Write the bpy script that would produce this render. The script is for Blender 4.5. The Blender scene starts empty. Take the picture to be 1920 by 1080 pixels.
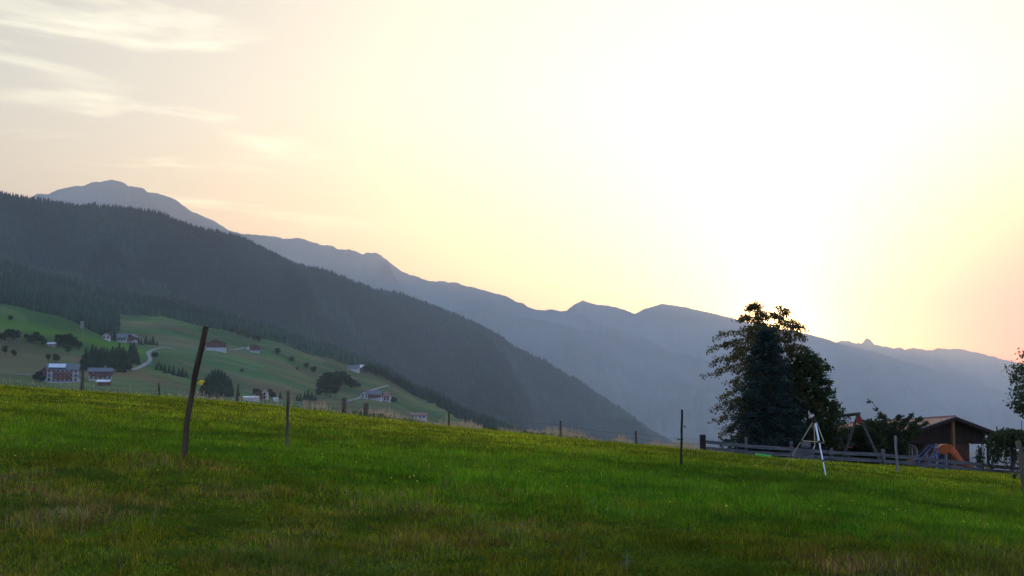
import bpy, math, random
import numpy as np
from mathutils import Vector, Matrix
random.seed(7); rng = np.random.default_rng(7)
S = bpy.context.scene; COL = S.collection

# ------------------------------------------------------------ camera
F = 2637.0; CAMZ = 1.6
PITCH = math.atan(260 / F)
cam = bpy.data.cameras.new('camera'); co = bpy.data.objects.new('camera', cam); COL.objects.link(co)
co.location = (0, 0, CAMZ); co.rotation_euler = (math.pi / 2 + PITCH, 0, 0)
cam.sensor_width = 36; cam.lens = 36 * F / 1920; cam.clip_start = 0.1; cam.clip_end = 120000
S.camera = co

def raydir(px, row):
    u = (px - 960) / F; v = (540 - row) / F
    return np.array([u, math.cos(PITCH) - v * math.sin(PITCH), math.sin(PITCH) + v * math.cos(PITCH)])
def at(px, row, d):
    r = raydir(px, row); r = r * (d / r[1])
    return Vector((r[0], r[1], r[2] + CAMZ))
def row_slope(row):          # z drop per metre of depth for a picture row (px independent)
    v = (540 - row) / F
    return (math.sin(PITCH) + v * math.cos(PITCH)) / (math.cos(PITCH) - v * math.sin(PITCH))
row_slope_v = np.vectorize(row_slope)
def xof(px, d, row=700):
    r = raydir(px, row); return r[0] / r[1] * d

# ------------------------------------------------------------ world, sun, exposure
SUN_PX, SUN_ROW = 1462, 611
sd = Vector(raydir(SUN_PX, SUN_ROW)).normalized()
SUN_EL = math.asin(sd.z); SUN_AZ = math.atan2(sd.x, sd.y)
W = bpy.data.worlds.new('World'); S.world = W; W.use_nodes = True
nt = W.node_tree; N = nt.nodes; L = nt.links; N.clear()
def nd(t, **k):
    n = N.new(t)
    for a, b in k.items(): setattr(n, a, b)
    return n
def setin(sock, v):
    if hasattr(v, 'is_output'): L.new(v, sock)
    else: sock.default_value = v
def m(op, a, b=0.0, c=None):
    n = nd('ShaderNodeMath', operation=op); setin(n.inputs[0], a); setin(n.inputs[1], b)
    if c is not None: setin(n.inputs[2], c)
    return n.outputs[0]
def vm(op, a, b=None):
    n = nd('ShaderNodeVectorMath', operation=op); setin(n.inputs[0], a)
    if b is not None: setin(n.inputs[1], b)
    return n
def scalecol(col, f):
    n = nd('ShaderNodeVectorMath', operation='SCALE'); n.inputs[0].default_value = col; setin(n.inputs['Scale'], f); return n.outputs[0]
def addv(a, b): return vm('ADD', a, b).outputs[0]
tc = nd('ShaderNodeTexCoord'); dirn = vm('NORMALIZE', tc.outputs['Generated']).outputs[0]
sep = nd('ShaderNodeSeparateXYZ'); L.new(dirn, sep.inputs[0])
el = m('MAXIMUM', m('ARCSINE', sep.outputs['Z']), 0.0)
ang = m('ARCCOSINE', m('MINIMUM', vm('DOT_PRODUCT', dirn, tuple(sd)).outputs['Value'], 0.99999))
az = m('ARCTAN2', sep.outputs['X'], sep.outputs['Y'])
daz = m('ABSOLUTE', m('SUBTRACT', az, SUN_AZ))
def expf(x, k): return m('EXPONENT', m('MULTIPLY', x, -1.0 / k))
sky = nd('ShaderNodeTexSky', sky_type='NISHITA'); sky.sun_disc = False
sky.sun_elevation = SUN_EL; sky.sun_rotation = SUN_AZ; sky.air_density = 1.3; sky.dust_density = 2.5; sky.altitude = 1300
nish = nd('ShaderNodeVectorMath', operation='SCALE'); L.new(sky.outputs[0], nish.inputs[0]); nish.inputs['Scale'].default_value = SKY_K = 0.9
tot = nish.outputs[0]
# evening glow of the low sun spread through the high thin cloud veil
tot = addv(tot, scalecol((16.0, 11.0, 4.8), expf(ang, 0.085)))
tot = addv(tot, scalecol((11.2, 8.3, 4.4), expf(ang, 0.30)))
# warm band hugging the horizon
tot = addv(tot, scalecol((38.0, 9.5, 2.0), m('MULTIPLY', expf(el, 0.034), expf(daz, 0.60))))
# high veil of pale cloud, everywhere in front
veil = m('MULTIPLY', expf(daz, 1.1), expf(el, 0.55))
tot = addv(tot, scalecol((3.2, 3.0, 2.7), veil))
# the low sky is reddened by the long path through the air
hz_ = nd('ShaderNodeMapRange', interpolation_type='SMOOTHSTEP'); L.new(el, hz_.inputs['Value']); hz_.inputs['From Min'].default_value = 0.25; hz_.inputs['From Max'].default_value = 0.03
fz = m('MULTIPLY', hz_.outputs[0], m('SUBTRACT', 1.0, m('MULTIPLY', expf(ang, 0.17), 0.95)))
tot = vm('MULTIPLY', tot, vm('SUBTRACT', (1, 1, 1), scalecol((0.02, 0.40, 0.93), fz)).outputs[0]).outputs[0]
# and reddest low down to the right of the sun
rz = nd('ShaderNodeMapRange', interpolation_type='SMOOTHSTEP'); L.new(el, rz.inputs['Value']); rz.inputs['From Min'].default_value = 0.24; rz.inputs['From Max'].default_value = 0.04
ra = nd('ShaderNodeMapRange', interpolation_type='SMOOTHSTEP'); L.new(az, ra.inputs['Value']); ra.inputs['From Min'].default_value = SUN_AZ - 0.04; ra.inputs['From Max'].default_value = SUN_AZ + 0.25
tot = vm('MULTIPLY', tot, vm('SUBTRACT', (1, 1, 1), scalecol((0.20, 0.86, 1.0), m('MULTIPLY', rz.outputs[0], ra.outputs[0]))).outputs[0]).outputs[0]
tot = addv(tot, scalecol((120.0, 70.0, 20.0), expf(ang, 0.016)))
tot = addv(tot, scalecol((1.0, 3.0, 3.6), expf(ang, 0.15)))
# clear blue evening sky overhead and behind the camera
ovr = nd('ShaderNodeMapRange', interpolation_type='SMOOTHSTEP'); L.new(sep.outputs['Z'], ovr.inputs['Value']); ovr.inputs['From Min'].default_value = 0.25; ovr.inputs['From Max'].default_value = 0.75
bkr = nd('ShaderNodeMapRange', interpolation_type='SMOOTHSTEP'); L.new(sep.outputs['Y'], bkr.inputs['Value']); bkr.inputs['From Min'].default_value = 0.45; bkr.inputs['From Max'].default_value = -0.2
dome = m('MAXIMUM', ovr.outputs[0], m('MULTIPLY', bkr.outputs[0], m('GREATER_THAN', sep.outputs['Z'], -0.02)))
tot = addv(tot, scalecol((1.9, 3.3, 6.7), dome))
# streaky clouds on a high layer
zc = m('MAXIMUM', sep.outputs['Z'], 0.02)
cx = m('DIVIDE', sep.outputs['X'], zc); cy = m('DIVIDE', sep.outputs['Y'], zc)
cmb = nd('ShaderNodeCombineXYZ'); L.new(m('MULTIPLY', cx, 1.1), cmb.inputs[0]); L.new(m('ADD', m('MULTIPLY', cy, 1.3), m('MULTIPLY', cx, -0.5)), cmb.inputs[1]); cmb.inputs[2].default_value = 11.3
nz = nd('ShaderNodeTexNoise'); nz.inputs['Scale'].default_value = 1.0; nz.inputs['Detail'].default_value = 5; nz.inputs['Roughness'].default_value = 0.55
nz.inputs['Distortion'].default_value = 0.5
L.new(cmb.outputs[0], nz.inputs['Vector'])
mr = nd('ShaderNodeMapRange', interpolation_type='SMOOTHSTEP'); L.new(nz.outputs['Fac'], mr.inputs['Value'])
mr.inputs['From Min'].default_value = 0.50; mr.inputs['From Max'].default_value = 0.70
azr = nd('ShaderNodeMapRange', interpolation_type='SMOOTHSTEP'); L.new(az, azr.inputs['Value'])
azr.inputs['From Min'].default_value = -0.02; azr.inputs['From Max'].default_value = -0.26
clf = m('MULTIPLY', mr.outputs[0], azr.outputs[0])
elr = nd('ShaderNodeMapRange', interpolation_type='SMOOTHSTEP'); L.new(el, elr.inputs['Value'])
elr.inputs['From Min'].default_value = 0.12; elr.inputs['From Max'].default_value = 0.155
clf = m('MULTIPLY', clf, elr.outputs[0])
tot = addv(tot, scalecol((4.4, 4.3, 2.7), clf))
bg = nd('ShaderNodeBackground'); L.new(tot, bg.inputs['Color']); bg.inputs['Strength'].default_value = 0.10
wo = nd('ShaderNodeOutputWorld'); L.new(bg.outputs[0], wo.inputs['Surface'])

sl = bpy.data.lights.new('sun', 'SUN'); sl.energy = 3.0; sl.angle = math.radians(0.5); sl.color = (1, 0.54, 0.16)
so = bpy.data.objects.new('sun', sl); COL.objects.link(so)
so.rotation_euler = sd.to_track_quat('Z', 'Y').to_euler(); so.location = (0, 0, 60)
S.view_settings.view_transform = 'Standard'; S.view_settings.look = 'None'; S.view_settings.exposure = 0.6
S.cycles.use_denoising = True
S.cycles.max_bounces = 6; S.cycles.transparent_max_bounces = 8; S.cycles.volume_bounces = 1

# ------------------------------------------------------------ helpers
def tag(o, label=None, cat=None, group=None, kind=None):
    if label: o['label'] = label
    if cat: o['category'] = cat
    if group: o['group'] = group
    if kind: o['kind'] = kind
    return o
def empty(name, loc, rz=0, **k):
    o = bpy.data.objects.new(name, None); COL.objects.link(o); o.location = loc; o.rotation_euler = (0, 0, rz); o.empty_display_size = 0.1
    return tag(o, **k)
class MB:
    def __init__(s): s.v = []; s.f = []; s.c = []
    def add(s, vs, fs, col=None):
        b = len(s.v); s.v.extend([tuple(v) for v in vs]); s.f.extend([tuple(b + i for i in f) for f in fs])
        s.c.extend([col or (1, 1, 1)] * len(vs)); return s
    def box(s, c, size, rot=None):
        x, y, z = [a / 2 for a in size]
        vs = [Vector((i * x, j * y, k * z)) for i in (-1, 1) for j in (-1, 1) for k in (-1, 1)]
        if rot is not None: vs = [rot @ v for v in vs]
        c = Vector(c); vs = [v + c for v in vs]
        return s.add(vs, [(0, 1, 3, 2), (4, 6, 7, 5), (0, 4, 5, 1), (2, 3, 7, 6), (0, 2, 6, 4), (1, 5, 7, 3)])
    def beam(s, a, b, w, h, up=(0, 0, 1)):
        a = Vector(a); b = Vector(b); d = (b - a); l = d.length; d.normalize()
        side = d.cross(Vector(up)).normalized(); u = side.cross(d).normalized()
        vs = []
        for p in (a, b):
            for i, j in ((-1, -1), (1, -1), (1, 1), (-1, 1)): vs.append(p + side * (i * w / 2) + u * (j * h / 2))
        return s.add(vs, [(0, 1, 2, 3), (7, 6, 5, 4), (0, 4, 5, 1), (1, 5, 6, 2), (2, 6, 7, 3), (3, 7, 4, 0)])
    def tube(s, pts, rad, n=8, cap=True, wob=0.0):
        pts = [Vector(p) for p in pts]
        if not hasattr(rad, '__len__'): rad = [rad] * len(pts)
        vs = []; fs = []
        for i, p in enumerate(pts):
            d = (pts[min(i + 1, len(pts) - 1)] - pts[max(i - 1, 0)]).normalized()
            ref = Vector((1, 0, 0)) if abs(d.x) < 0.9 else Vector((0, 1, 0))
            a = d.cross(ref).normalized(); b = d.cross(a)
            for k in range(n):
                t = 2 * math.pi * k / n; r = rad[i] * (1 + wob * math.sin(3.7 * k + 1.3 * i))
                vs.append(p + a * (math.cos(t) * r) + b * (math.sin(t) * r))
        for i in range(len(pts) - 1):
            for k in range(n):
                fs.append((i * n + k, i * n + (k + 1) % n, (i + 1) * n + (k + 1) % n, (i + 1) * n + k))
        if cap: fs.append(tuple(range(n))); fs.append(tuple((len(pts) - 1) * n + k for k in reversed(range(n))))
        return s.add(vs, fs)
    def lathe(s, prof, c=(0, 0, 0), n=12):
        vs = [(c[0] + r * math.cos(2 * math.pi * k / n), c[1] + r * math.sin(2 * math.pi * k / n), c[2] + z) for r, z in prof for k in range(n)]
        fs = [(i * n + k, i * n + (k + 1) % n, (i + 1) * n + (k + 1) % n, (i + 1) * n + k) for i in range(len(prof) - 1) for k in range(n)]
        return s.add(vs, fs)
    def build(s, name, mat, parent=None, bevel=0, smooth=False, **k):
        me = bpy.data.meshes.new(name); me.from_pydata(s.v, [], s.f); me.materials.append(mat); me.update()
        if smooth: me.shade_smooth()
        o = bpy.data.objects.new(name, me); COL.objects.link(o)
        if parent: o.parent = parent
        if bevel:
            bm = o.modifiers.new('bevel', 'BEVEL'); bm.width = bevel; bm.segments = 2
        return tag(o, **k)
def np_mesh(name, V, faces_flat, loop_tot, mat, colors=None, smooth=False, parent=None, **k):
    """V (n,3); faces_flat: vertex indices; loop_tot: verts per face (int or array)"""
    me = bpy.data.meshes.new(name)
    nf = len(faces_flat) // loop_tot if isinstance(loop_tot, int) else len(loop_tot)
    lt = np.full(nf, loop_tot, np.int32) if isinstance(loop_tot, int) else loop_tot.astype(np.int32)
    me.vertices.add(len(V)); me.vertices.foreach_set('co', np.asarray(V, np.float32).ravel())
    me.loops.add(len(faces_flat)); me.loops.foreach_set('vertex_index', np.asarray(faces_flat, np.int32).ravel())
    me.polygons.add(nf); ls = np.zeros(nf, np.int32); ls[1:] = np.cumsum(lt)[:-1]
    me.polygons.foreach_set('loop_start', ls); me.polygons.foreach_set('loop_total', lt)
    me.update(calc_edges=True)
    if colors is not None:
        a = me.color_attributes.new('tint', 'FLOAT_COLOR', 'POINT')
        c = np.ones((len(V), 4), np.float32); c[:, :3] = colors; a.data.foreach_set('color', c.ravel())
    me.materials.append(mat)
    if smooth: me.shade_smooth()
    o = bpy.data.objects.new(name, me); COL.objects.link(o)
    if parent: o.parent = parent
    return tag(o, **k)
def _hash(i, j, s):
    h = np.sin(i * 127.1 + j * 311.7 + s * 74.7) * 43758.5453
    return h - np.floor(h)
def vnoise(x, y, s=0):
    x = np.asarray(x, float); y = np.asarray(y, float)
    i = np.floor(x); j = np.floor(y); f = x - i; g = y - j
    f = f * f * (3 - 2 * f); g = g * g * (3 - 2 * g)
    a = _hash(i, j, s); b = _hash(i + 1, j, s); c = _hash(i, j + 1, s); d = _hash(i + 1, j + 1, s)
    return (a + (b - a) * f) * (1 - g) + (c + (d - c) * f) * g - 0.5
def fbm(x, y, o=4, s=0, gain=0.5):
    r = 0; amp = 1
    for k in range(o): r = r + vnoise(np.asarray(x) * 2 ** k, np.asarray(y) * 2 ** k, s + k) * amp; amp *= gain
    return r

# ------------------------------------------------------------ materials
def mat(name, col, rough=0.8, var=0.15, scale=5.0, col2=None, bump=0.0, metal=0.0, tint=False, transl=0.0, spec=0.3, coord='Object', stretch=None, detail=5):
    M = bpy.data.materials.new(name); M.use_nodes = True; t = M.node_tree; n = t.nodes; l = t.links
    b = n['Principled BSDF']; b.inputs['Roughness'].default_value = rough; b.inputs['Metallic'].default_value = metal
    b.inputs['Specular IOR Level'].default_value = spec
    tx = n.new('ShaderNodeTexCoord'); mp = n.new('ShaderNodeMapping'); l.new(tx.outputs[coord], mp.inputs['Vector'])
    if stretch: mp.inputs['Scale'].default_value = stretch
    no = n.new('ShaderNodeTexNoise'); no.inputs['Scale'].default_value = scale; no.inputs['Detail'].default_value = detail; l.new(mp.outputs[0], no.inputs['Vector'])
    r = n.new('ShaderNodeValToRGB'); l.new(no.outputs['Fac'], r.inputs['Fac'])
    c2 = col2 or tuple(min(1, c * (1 + 2 * var)) for c in col); c1 = col if col2 else tuple(c * (1 - 2 * var) for c in col)
    r.color_ramp.elements[0].position = 0.32; r.color_ramp.elements[1].position = 0.68
    r.color_ramp.elements[0].color = (*c1, 1); r.color_ramp.elements[1].color = (*c2, 1)
    out = r.outputs['Color']
    if tint:
        at_ = n.new('ShaderNodeAttribute'); at_.attribute_name = 'tint'
        mx = n.new('ShaderNodeMix'); mx.data_type = 'RGBA'; mx.blend_type = 'MULTIPLY'; mx.inputs['Factor'].default_value = 1
        l.new(out, mx.inputs['A']); l.new(at_.outputs['Color'], mx.inputs['B']); out = mx.outputs['Result']
    l.new(out, b.inputs['Base Color'])
    if bump:
        bp = n.new('ShaderNodeBump'); bp.inputs['Strength'].default_value = bump; bp.inputs['Distance'].default_value = 0.05
        l.new(no.outputs['Fac'], bp.inputs['Height']); l.new(bp.outputs[0], b.inputs['Normal'])
    if transl:
        tr = n.new('ShaderNodeBsdfTranslucent'); l.new(out, tr.inputs['Color'])
        ms = n.new('ShaderNodeMixShader'); ms.inputs['Fac'].default_value = transl
        l.new(b.outputs[0], ms.inputs[1]); l.new(tr.outputs[0], ms.inputs[2]); l.new(ms.outputs[0], n['Material Output'].inputs['Surface'])
    return M
M = {}
M['soil'] = mat('meadow_ground', (0.028, 0.042, 0.005), 1.0, col2=(0.060, 0.085, 0.007), scale=1.4, bump=0.4, spec=0.0)
M['blade'] = mat('grass_blade', (0.85, 0.85, 0.85), 0.6, col2=(1, 1, 1), scale=0.35, tint=True, transl=0.45, spec=0.04)
M['rock'] = mat('mountain_rock', (0.05, 0.055, 0.045), 1.0, col2=(0.14, 0.14, 0.12), scale=0.0012, spec=0.0, detail=9)
M['forestfloor'] = mat('forest_floor', (0.012, 0.02, 0.010), 1.0, col2=(0.03, 0.045, 0.02), scale=0.01, spec=0.0, detail=9)
M['farm'] = mat('farm_meadow', (0.8, 0.8, 0.8), 1.0, col2=(1.15, 1.12, 1.0), scale=0.02, tint=True, spec=0.0, detail=9)
M['conifer'] = mat('conifer_needles', (0.7, 0.7, 0.7), 0.9, col2=(1.2, 1.2, 1.2), scale=0.01, tint=True, spec=0.05)
M['valley'] = mat('valley_floor', (0.03, 0.05, 0.02), 1.0, col2=(0.06, 0.08, 0.03), scale=0.004, spec=0.0)
M['bark'] = mat('bark', (0.045, 0.035, 0.028), 0.95, col2=(0.11, 0.09, 0.07), scale=6, bump=0.6, stretch=(1, 1, 0.2))
M['birch_bark'] = mat('birch_bark', (0.10, 0.09, 0.08), 0.9, col2=(0.40, 0.38, 0.34), scale=5, bump=0.3, stretch=(0.3, 0.3, 1))
M['leaf_birch'] = mat('birch_leaf', (0.050, 0.056, 0.010), 0.6, col2=(0.110, 0.095, 0.018), scale=1.2, transl=0.60, spec=0.2)
M['leaf_dark'] = mat('dark_leaf', (0.016, 0.028, 0.006), 0.7, col2=(0.036, 0.056, 0.010), scale=1.0, transl=0.35, spec=0.2)
M['leaf_bush'] = mat('bush_leaf', (0.022, 0.040, 0.014), 0.6, col2=(0.045, 0.07, 0.02), scale=1.0, transl=0.35, spec=0.2)
M['needle_blue'] = mat('blue_spruce_needles', (0.012, 0.024, 0.019), 0.9, col2=(0.026, 0.050, 0.040), scale=1.5, transl=0.15, spec=0.1)
M['post'] = mat('weathered_post_wood', (0.055, 0.040, 0.026), 0.9, col2=(0.17, 0.13, 0.09), scale=14, bump=0.6, stretch=(1, 1, 0.12), spec=0.15)
M['post_brown'] = mat('brown_stake_wood', (0.030, 0.018, 0.010), 0.9, col2=(0.105, 0.068, 0.042), scale=12, bump=0.6, stretch=(1, 1, 0.10), spec=0.2)
M['post_pale'] = mat('pale_grey_post_wood', (0.13, 0.115, 0.10), 0.9, col2=(0.26, 0.23, 0.20), scale=14, bump=0.5, stretch=(1, 1, 0.12))
M['rail'] = mat('grey_fence_boards', (0.055, 0.052, 0.052), 0.9, col2=(0.15, 0.14, 0.135), scale=5, bump=0.4, stretch=(0.3, 1, 2.5))
M['iron'] = mat('dark_iron', (0.012, 0.011, 0.010), 0.55, metal=0.4, scale=20)
M['wire'] = mat('fence_wire', (0.10, 0.10, 0.10), 0.5, metal=0.7)
M['yellow'] = mat('yellow_plastic', (0.80, 0.50, 0.02), 0.45, var=0.05)
M['red'] = mat('red_plastic', (0.26, 0.016, 0.010), 0.5, var=0.05)
M['black'] = mat('black_plastic', (0.012, 0.012, 0.013), 0.45, var=0.1)
M['alu'] = mat('aluminium_leg', (0.60, 0.64, 0.68), 0.35, metal=0.55, var=0.04)
M['brass'] = mat('bronze_leg', (0.46, 0.38, 0.22), 0.38, metal=0.6, var=0.08)
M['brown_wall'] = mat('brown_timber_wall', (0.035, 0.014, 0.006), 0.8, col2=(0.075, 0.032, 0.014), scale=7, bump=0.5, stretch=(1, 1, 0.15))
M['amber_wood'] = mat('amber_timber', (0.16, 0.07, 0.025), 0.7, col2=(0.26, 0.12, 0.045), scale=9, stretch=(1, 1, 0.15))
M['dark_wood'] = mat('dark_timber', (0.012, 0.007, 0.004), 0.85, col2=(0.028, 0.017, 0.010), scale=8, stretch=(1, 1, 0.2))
M['tile'] = mat('clay_roof_tile', (0.34, 0.15, 0.08), 0.8, col2=(0.64, 0.34, 0.18), scale=9, bump=0.6)
M['frame'] = mat('grey_white_window_frame', (0.28, 0.27, 0.25), 0.6, var=0.06)
M['glass'] = mat('window_glass', (0.02, 0.025, 0.03), 0.08, var=0.1, spec=0.6)
M['curtain'] = mat('white_curtain', (0.62, 0.62, 0.6), 0.8, var=0.05)
M['orange'] = mat('orange_slide_plastic', (0.33, 0.062, 0.008), 0.55, var=0.07)
M['blue'] = mat('blue_plastic', (0.03, 0.085, 0.22), 0.55, var=0.06)
M['green_plastic'] = mat('bright_green_plastic', (0.10, 0.62, 0.09), 0.4, var=0.06)
M['swing'] = mat('swing_timber', (0.042, 0.032, 0.026), 0.85, col2=(0.095, 0.078, 0.064), scale=9, bump=0.3)
M['white_wall'] = mat('white_render_wall', (0.44, 0.44, 0.42), 0.9, var=0.06, scale=0.8)
M['pale_wall'] = mat('cream_render_wall', (0.55, 0.48, 0.38), 0.9, var=0.06, scale=0.8)
M['farm_wood'] = mat('farmhouse_timber', (0.10, 0.045, 0.030), 0.9, col2=(0.19, 0.09, 0.06), scale=1.2, stretch=(1, 1, 0.3))
M['grey_roof'] = mat('grey_slate_roof', (0.075, 0.08, 0.09), 0.8, col2=(0.14, 0.145, 0.155), scale=1.5)
M['red_roof'] = mat('red_brown_roof', (0.17, 0.075, 0.06), 0.85, col2=(0.27, 0.13, 0.10), scale=1.5)
M['solar'] = mat('solar_panel', (0.30, 0.36, 0.46), 0.15, var=0.06, spec=0.8)
M['white_roof'] = mat('pale_metal_roof', (0.52, 0.52, 0.52), 0.4, var=0.04)
M['concrete'] = mat('pale_concrete', (0.22, 0.205, 0.20), 0.9, var=0.1, scale=1)
M['road'] = mat('gravel_road', (0.19, 0.185, 0.18), 0.95, var=0.12, scale=0.2)
M['straw'] = mat('dry_straw', (0.26, 0.19, 0.10), 0.8, col2=(0.42, 0.33, 0.20), scale=3, transl=0.3)
M['stalk'] = mat('dry_stalk', (0.12, 0.085, 0.035), 0.8, col2=(0.20, 0.15, 0.07), scale=3)
M['twig'] = mat('bleached_twig', (0.15, 0.14, 0.12), 0.9, var=0.1)
M['straw_far'] = mat('sun_bleached_straw', (0.36, 0.27, 0.15), 0.8, col2=(0.58, 0.46, 0.29), scale=3, transl=0.35)
M['flower'] = mat('yellow_petal', (0.70, 0.50, 0.02), 0.6, var=0.05, transl=0.3)

# ------------------------------------------------------------ meadow terrain
ctrl = [(-200, 1080, 9.2), (0, 1080, 9.2), (500, 1080, 9.5), (960, 1080, 10), (1440, 1080, 10), (1920, 1080, 10.2), (2200, 1080, 10.4),
        (348, 868, 17), (0, 850, 17.5), (0, 792, 30), (540, 840, 29), (155, 737, 70), (0, 725, 70), (-300, 708, 70), (300, 745, 70), (445, 756, 70),
        (645, 779, 66), (842, 806, 70), (1051, 827, 70), (1192, 843, 70), (1317, 854, 70), (1480, 867, 70), (1650, 874, 70), (1836, 885, 70), (2100, 905, 70),
        (1277, 872, 33), (1525, 889, 40), (1918, 1008, 18), (1678, 883, 46), (1900, 897, 56), (1790, 886, 95), (1440, 872, 95)]
CP = np.array([list(at(*c)) for c in ctrl] + [(0, 0, 0.0), (-8, 0, 0.5), (8, 0, -0.5), (0, -30, -1.8), (-30, -30, 0.2), (30, -30, -4), (-45, 20, 3.2), (50, 20, -5.0)])
def _phi(r2): return r2 * np.log(r2 + 1e-9) * 0.5
def _fit(P):
    d2 = ((P[:, None, :2] - P[None, :, :2]) ** 2).sum(-1); n = len(P)
    A = np.zeros((n + 3, n + 3)); A[:n, :n] = _phi(d2) + np.eye(n) * 2.0; A[:n, n] = 1; A[:n, n + 1:] = P[:, :2]; A[n, :n] = 1; A[n + 1:, :n] = P[:, :2].T
    return np.linalg.solve(A, np.concatenate([P[:, 2], [0, 0, 0]]))
WT = _fit(CP)
def crest(x): return np.interp(x, [-60, -2, 6, 14, 30, 60], [76, 76, 76, 92, 108, 112])
def mz(x, y):
    x = np.asarray(x, float); y = np.asarray(y, float); sh = x.shape; X = x.ravel(); Y = y.ravel(); z = np.zeros(len(X))
    yc = crest(X); Yl = np.minimum(Y, yc)
    for a in range(0, len(X), 20000):
        s = slice(a, a + 20000)
        d2 = (X[s, None] - CP[None, :, 0]) ** 2 + (Yl[s, None] - CP[None, :, 1]) ** 2
        z[s] = _phi(d2) @ WT[:-3] + WT[-3] + WT[-2] * X[s] + WT[-1] * Yl[s]
    o = np.maximum(0, Y - yc); z -= 0.34 * (np.sqrt(o * o + 9) - 3)
    o = np.maximum(0, np.abs(X) - 55); z -= 0.12 * o
    z += 0.05 * fbm(X * 0.35, Y * 0.35, 3, 5) + 0.10 * fbm(X * 0.09, Y * 0.09, 2, 9)
    return z.reshape(sh)
def mzf(x, y): return float(mz(np.array([x]), np.array([y]))[0])
def onmeadow(px, d):
    x = xof(px, d); return Vector((x, d, mzf(x, d)))
def grid_mesh(name, X, Y, Z, mt, cols=None, **k):
    nu, nv = X.shape; V = np.stack([X, Y, Z], -1).reshape(-1, 3)
    i = np.arange(nu - 1)[:, None] * nv + np.arange(nv - 1)[None, :]
    q = np.stack([i, i + nv, i + nv + 1, i + 1], -1).reshape(-1)
    return np_mesh(name, V, q, 4, mt, None if cols is None else cols.reshape(-1, 3), smooth=True, **k)
gx = np.concatenate([np.linspace(-260, -60, 16)[:-1], np.linspace(-60, -12, 81)[:-1], np.linspace(-12, 12, 161)[:-1], np.linspace(12, 60, 81), np.linspace(60, 260, 16)[1:]])
gy = np.concatenate([np.linspace(-220, -30, 12)[:-1], np.linspace(-30, 6, 60)[:-1], np.linspace(6, 36, 201)[:-1], np.linspace(36, 120, 169), np.linspace(120, 330, 40)[1:]])
X, Y = np.meshgrid(gx, gy, indexing='ij')
grid_mesh('meadow', X, Y, mz(X, Y), M['soil'], kind='structure')
# valley floor far below everything
vx = np.linspace(-14900, 14900, 61); vy = np.linspace(-1400, 27400, 58); X, Y = np.meshgrid(vx, vy, indexing='ij')
grid_mesh('valley_floor', X, Y, -600 + 0 * X, M['valley'], kind='structure')

# ------------------------------------------------------------ farm hills (polar sheet)
KD = np.array([120, 300, 500, 650, 800, 950, 1050, 1150, 1300, 1450, 1600, 1800, 2200, 2600], float)
TAB = {
 -500: [740, 770, 760, 735, 690, 600, 550, 555, 550, 530, 505, 480, 450, 430],
 -150: [780, 785, 765, 735, 690, 610, 563, 568, 562, 545, 525, 505, 480, 460],
 0:    [820, 810, 775, 737, 700, 622, 573, 579, 577, 562, 547, 532, 505, 490],
 100:  [840, 820, 785, 740, 717, 650, 593, 602, 600, 587, 572, 557, 530, 520],
 225:  [850, 825, 790, 748, 714, 674, 643, 646, 640, 616, 592, 586, 562, 550],
 300:  [860, 830, 795, 755, 724, 692, 667, 662, 648, 620, 594, 592, 572, 560],
 400:  [860, 835, 800, 770, 747, 727, 707, 682, 656, 637, 618, 612, 592, 580],
 500:  [870, 840, 815, 785, 760, 744, 728, 703, 680, 656, 638, 636, 620, 610],
 600:  [880, 850, 825, 800, 778, 764, 752, 736, 713, 690, 670, 668, 655, 645],
 700:  [890, 865, 840, 815, 795, 780, 768, 756, 739, 718, 700, 698, 690, 680],
 800:  [900, 880, 855, 835, 815, 803, 794, 785, 773, 762, 752, 748, 740, 735],
 900:  [910, 895, 875, 855, 835, 825, 820, 816, 811, 803, 797, 795, 788, 780],
 1000: [930, 910, 895, 875, 855, 848, 845, 842, 838, 835, 832, 830, 830, 830],
 1300: [960, 940, 920, 910, 900, 900, 900, 900, 900, 900, 900, 905, 910, 915],
 2100: [1000, 1000, 1000, 1000, 990, 990, 990, 990, 990, 990, 990, 990, 990, 990]}
KP = np.array(sorted(TAB), float); KT = np.array([TAB[int(k)] for k in KP], float)
def smooth_interp(x, xs, ys):     # cubic-ish monotone interpolation along one axis, ys (...,n)
    i = np.clip(np.searchsorted(xs, x) - 1, 0, len(xs) - 2); t = (x - xs[i]) / (xs[i + 1] - xs[i])
    return i, t
def farm_row(px, d):
    px = np.asarray(px, float); d = np.asarray(d, float)
    i, t = smooth_interp(px, KP, None); t = np.clip(t, 0, 1)
    t = t * t * (3 - 2 * t) * 0.5 + t * 0.5
    j, s = smooth_interp(d, KD, None); s = np.clip(s, 0, 1)
    def col(ii):
        y = KT[ii]; jj = np.arange(len(y))
        y0 = y[jj, j] if y.ndim > 1 else y[j]; y1 = y[jj, j + 1]
        ym = y[jj, np.maximum(j - 1, 0)]; y2 = y[jj, np.minimum(j + 2, len(KD) - 1)]
        h = KD[j + 1] - KD[j]; m0 = (y1 - ym) / (KD[j + 1] - KD[np.maximum(j - 1, 0)]) * h; m1 = (y2 - y0) / (KD[np.minimum(j + 2, len(KD) - 1)] - KD[j]) * h
        return (2 * s**3 - 3 * s**2 + 1) * y0 + (s**3 - 2 * s**2 + s) * m0 + (-2 * s**3 + 3 * s**2) * y1 + (s**3 - s**2) * m1
    return col(i) * (1 - t) + col(i + 1) * t
def farm_z(px, d):
    px = np.asarray(px, float).ravel(); d = np.asarray(d, float).ravel()
    r = farm_row(px, d)
    z = CAMZ + row_slope_v(r) * d
    x = (px - 960) / F * d
    z = z + 2.5 * fbm(x * 0.012, d * 0.012, 4, 31) + 0.8 * fbm(x * 0.05, d * 0.05, 2, 41)
    return z
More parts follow.
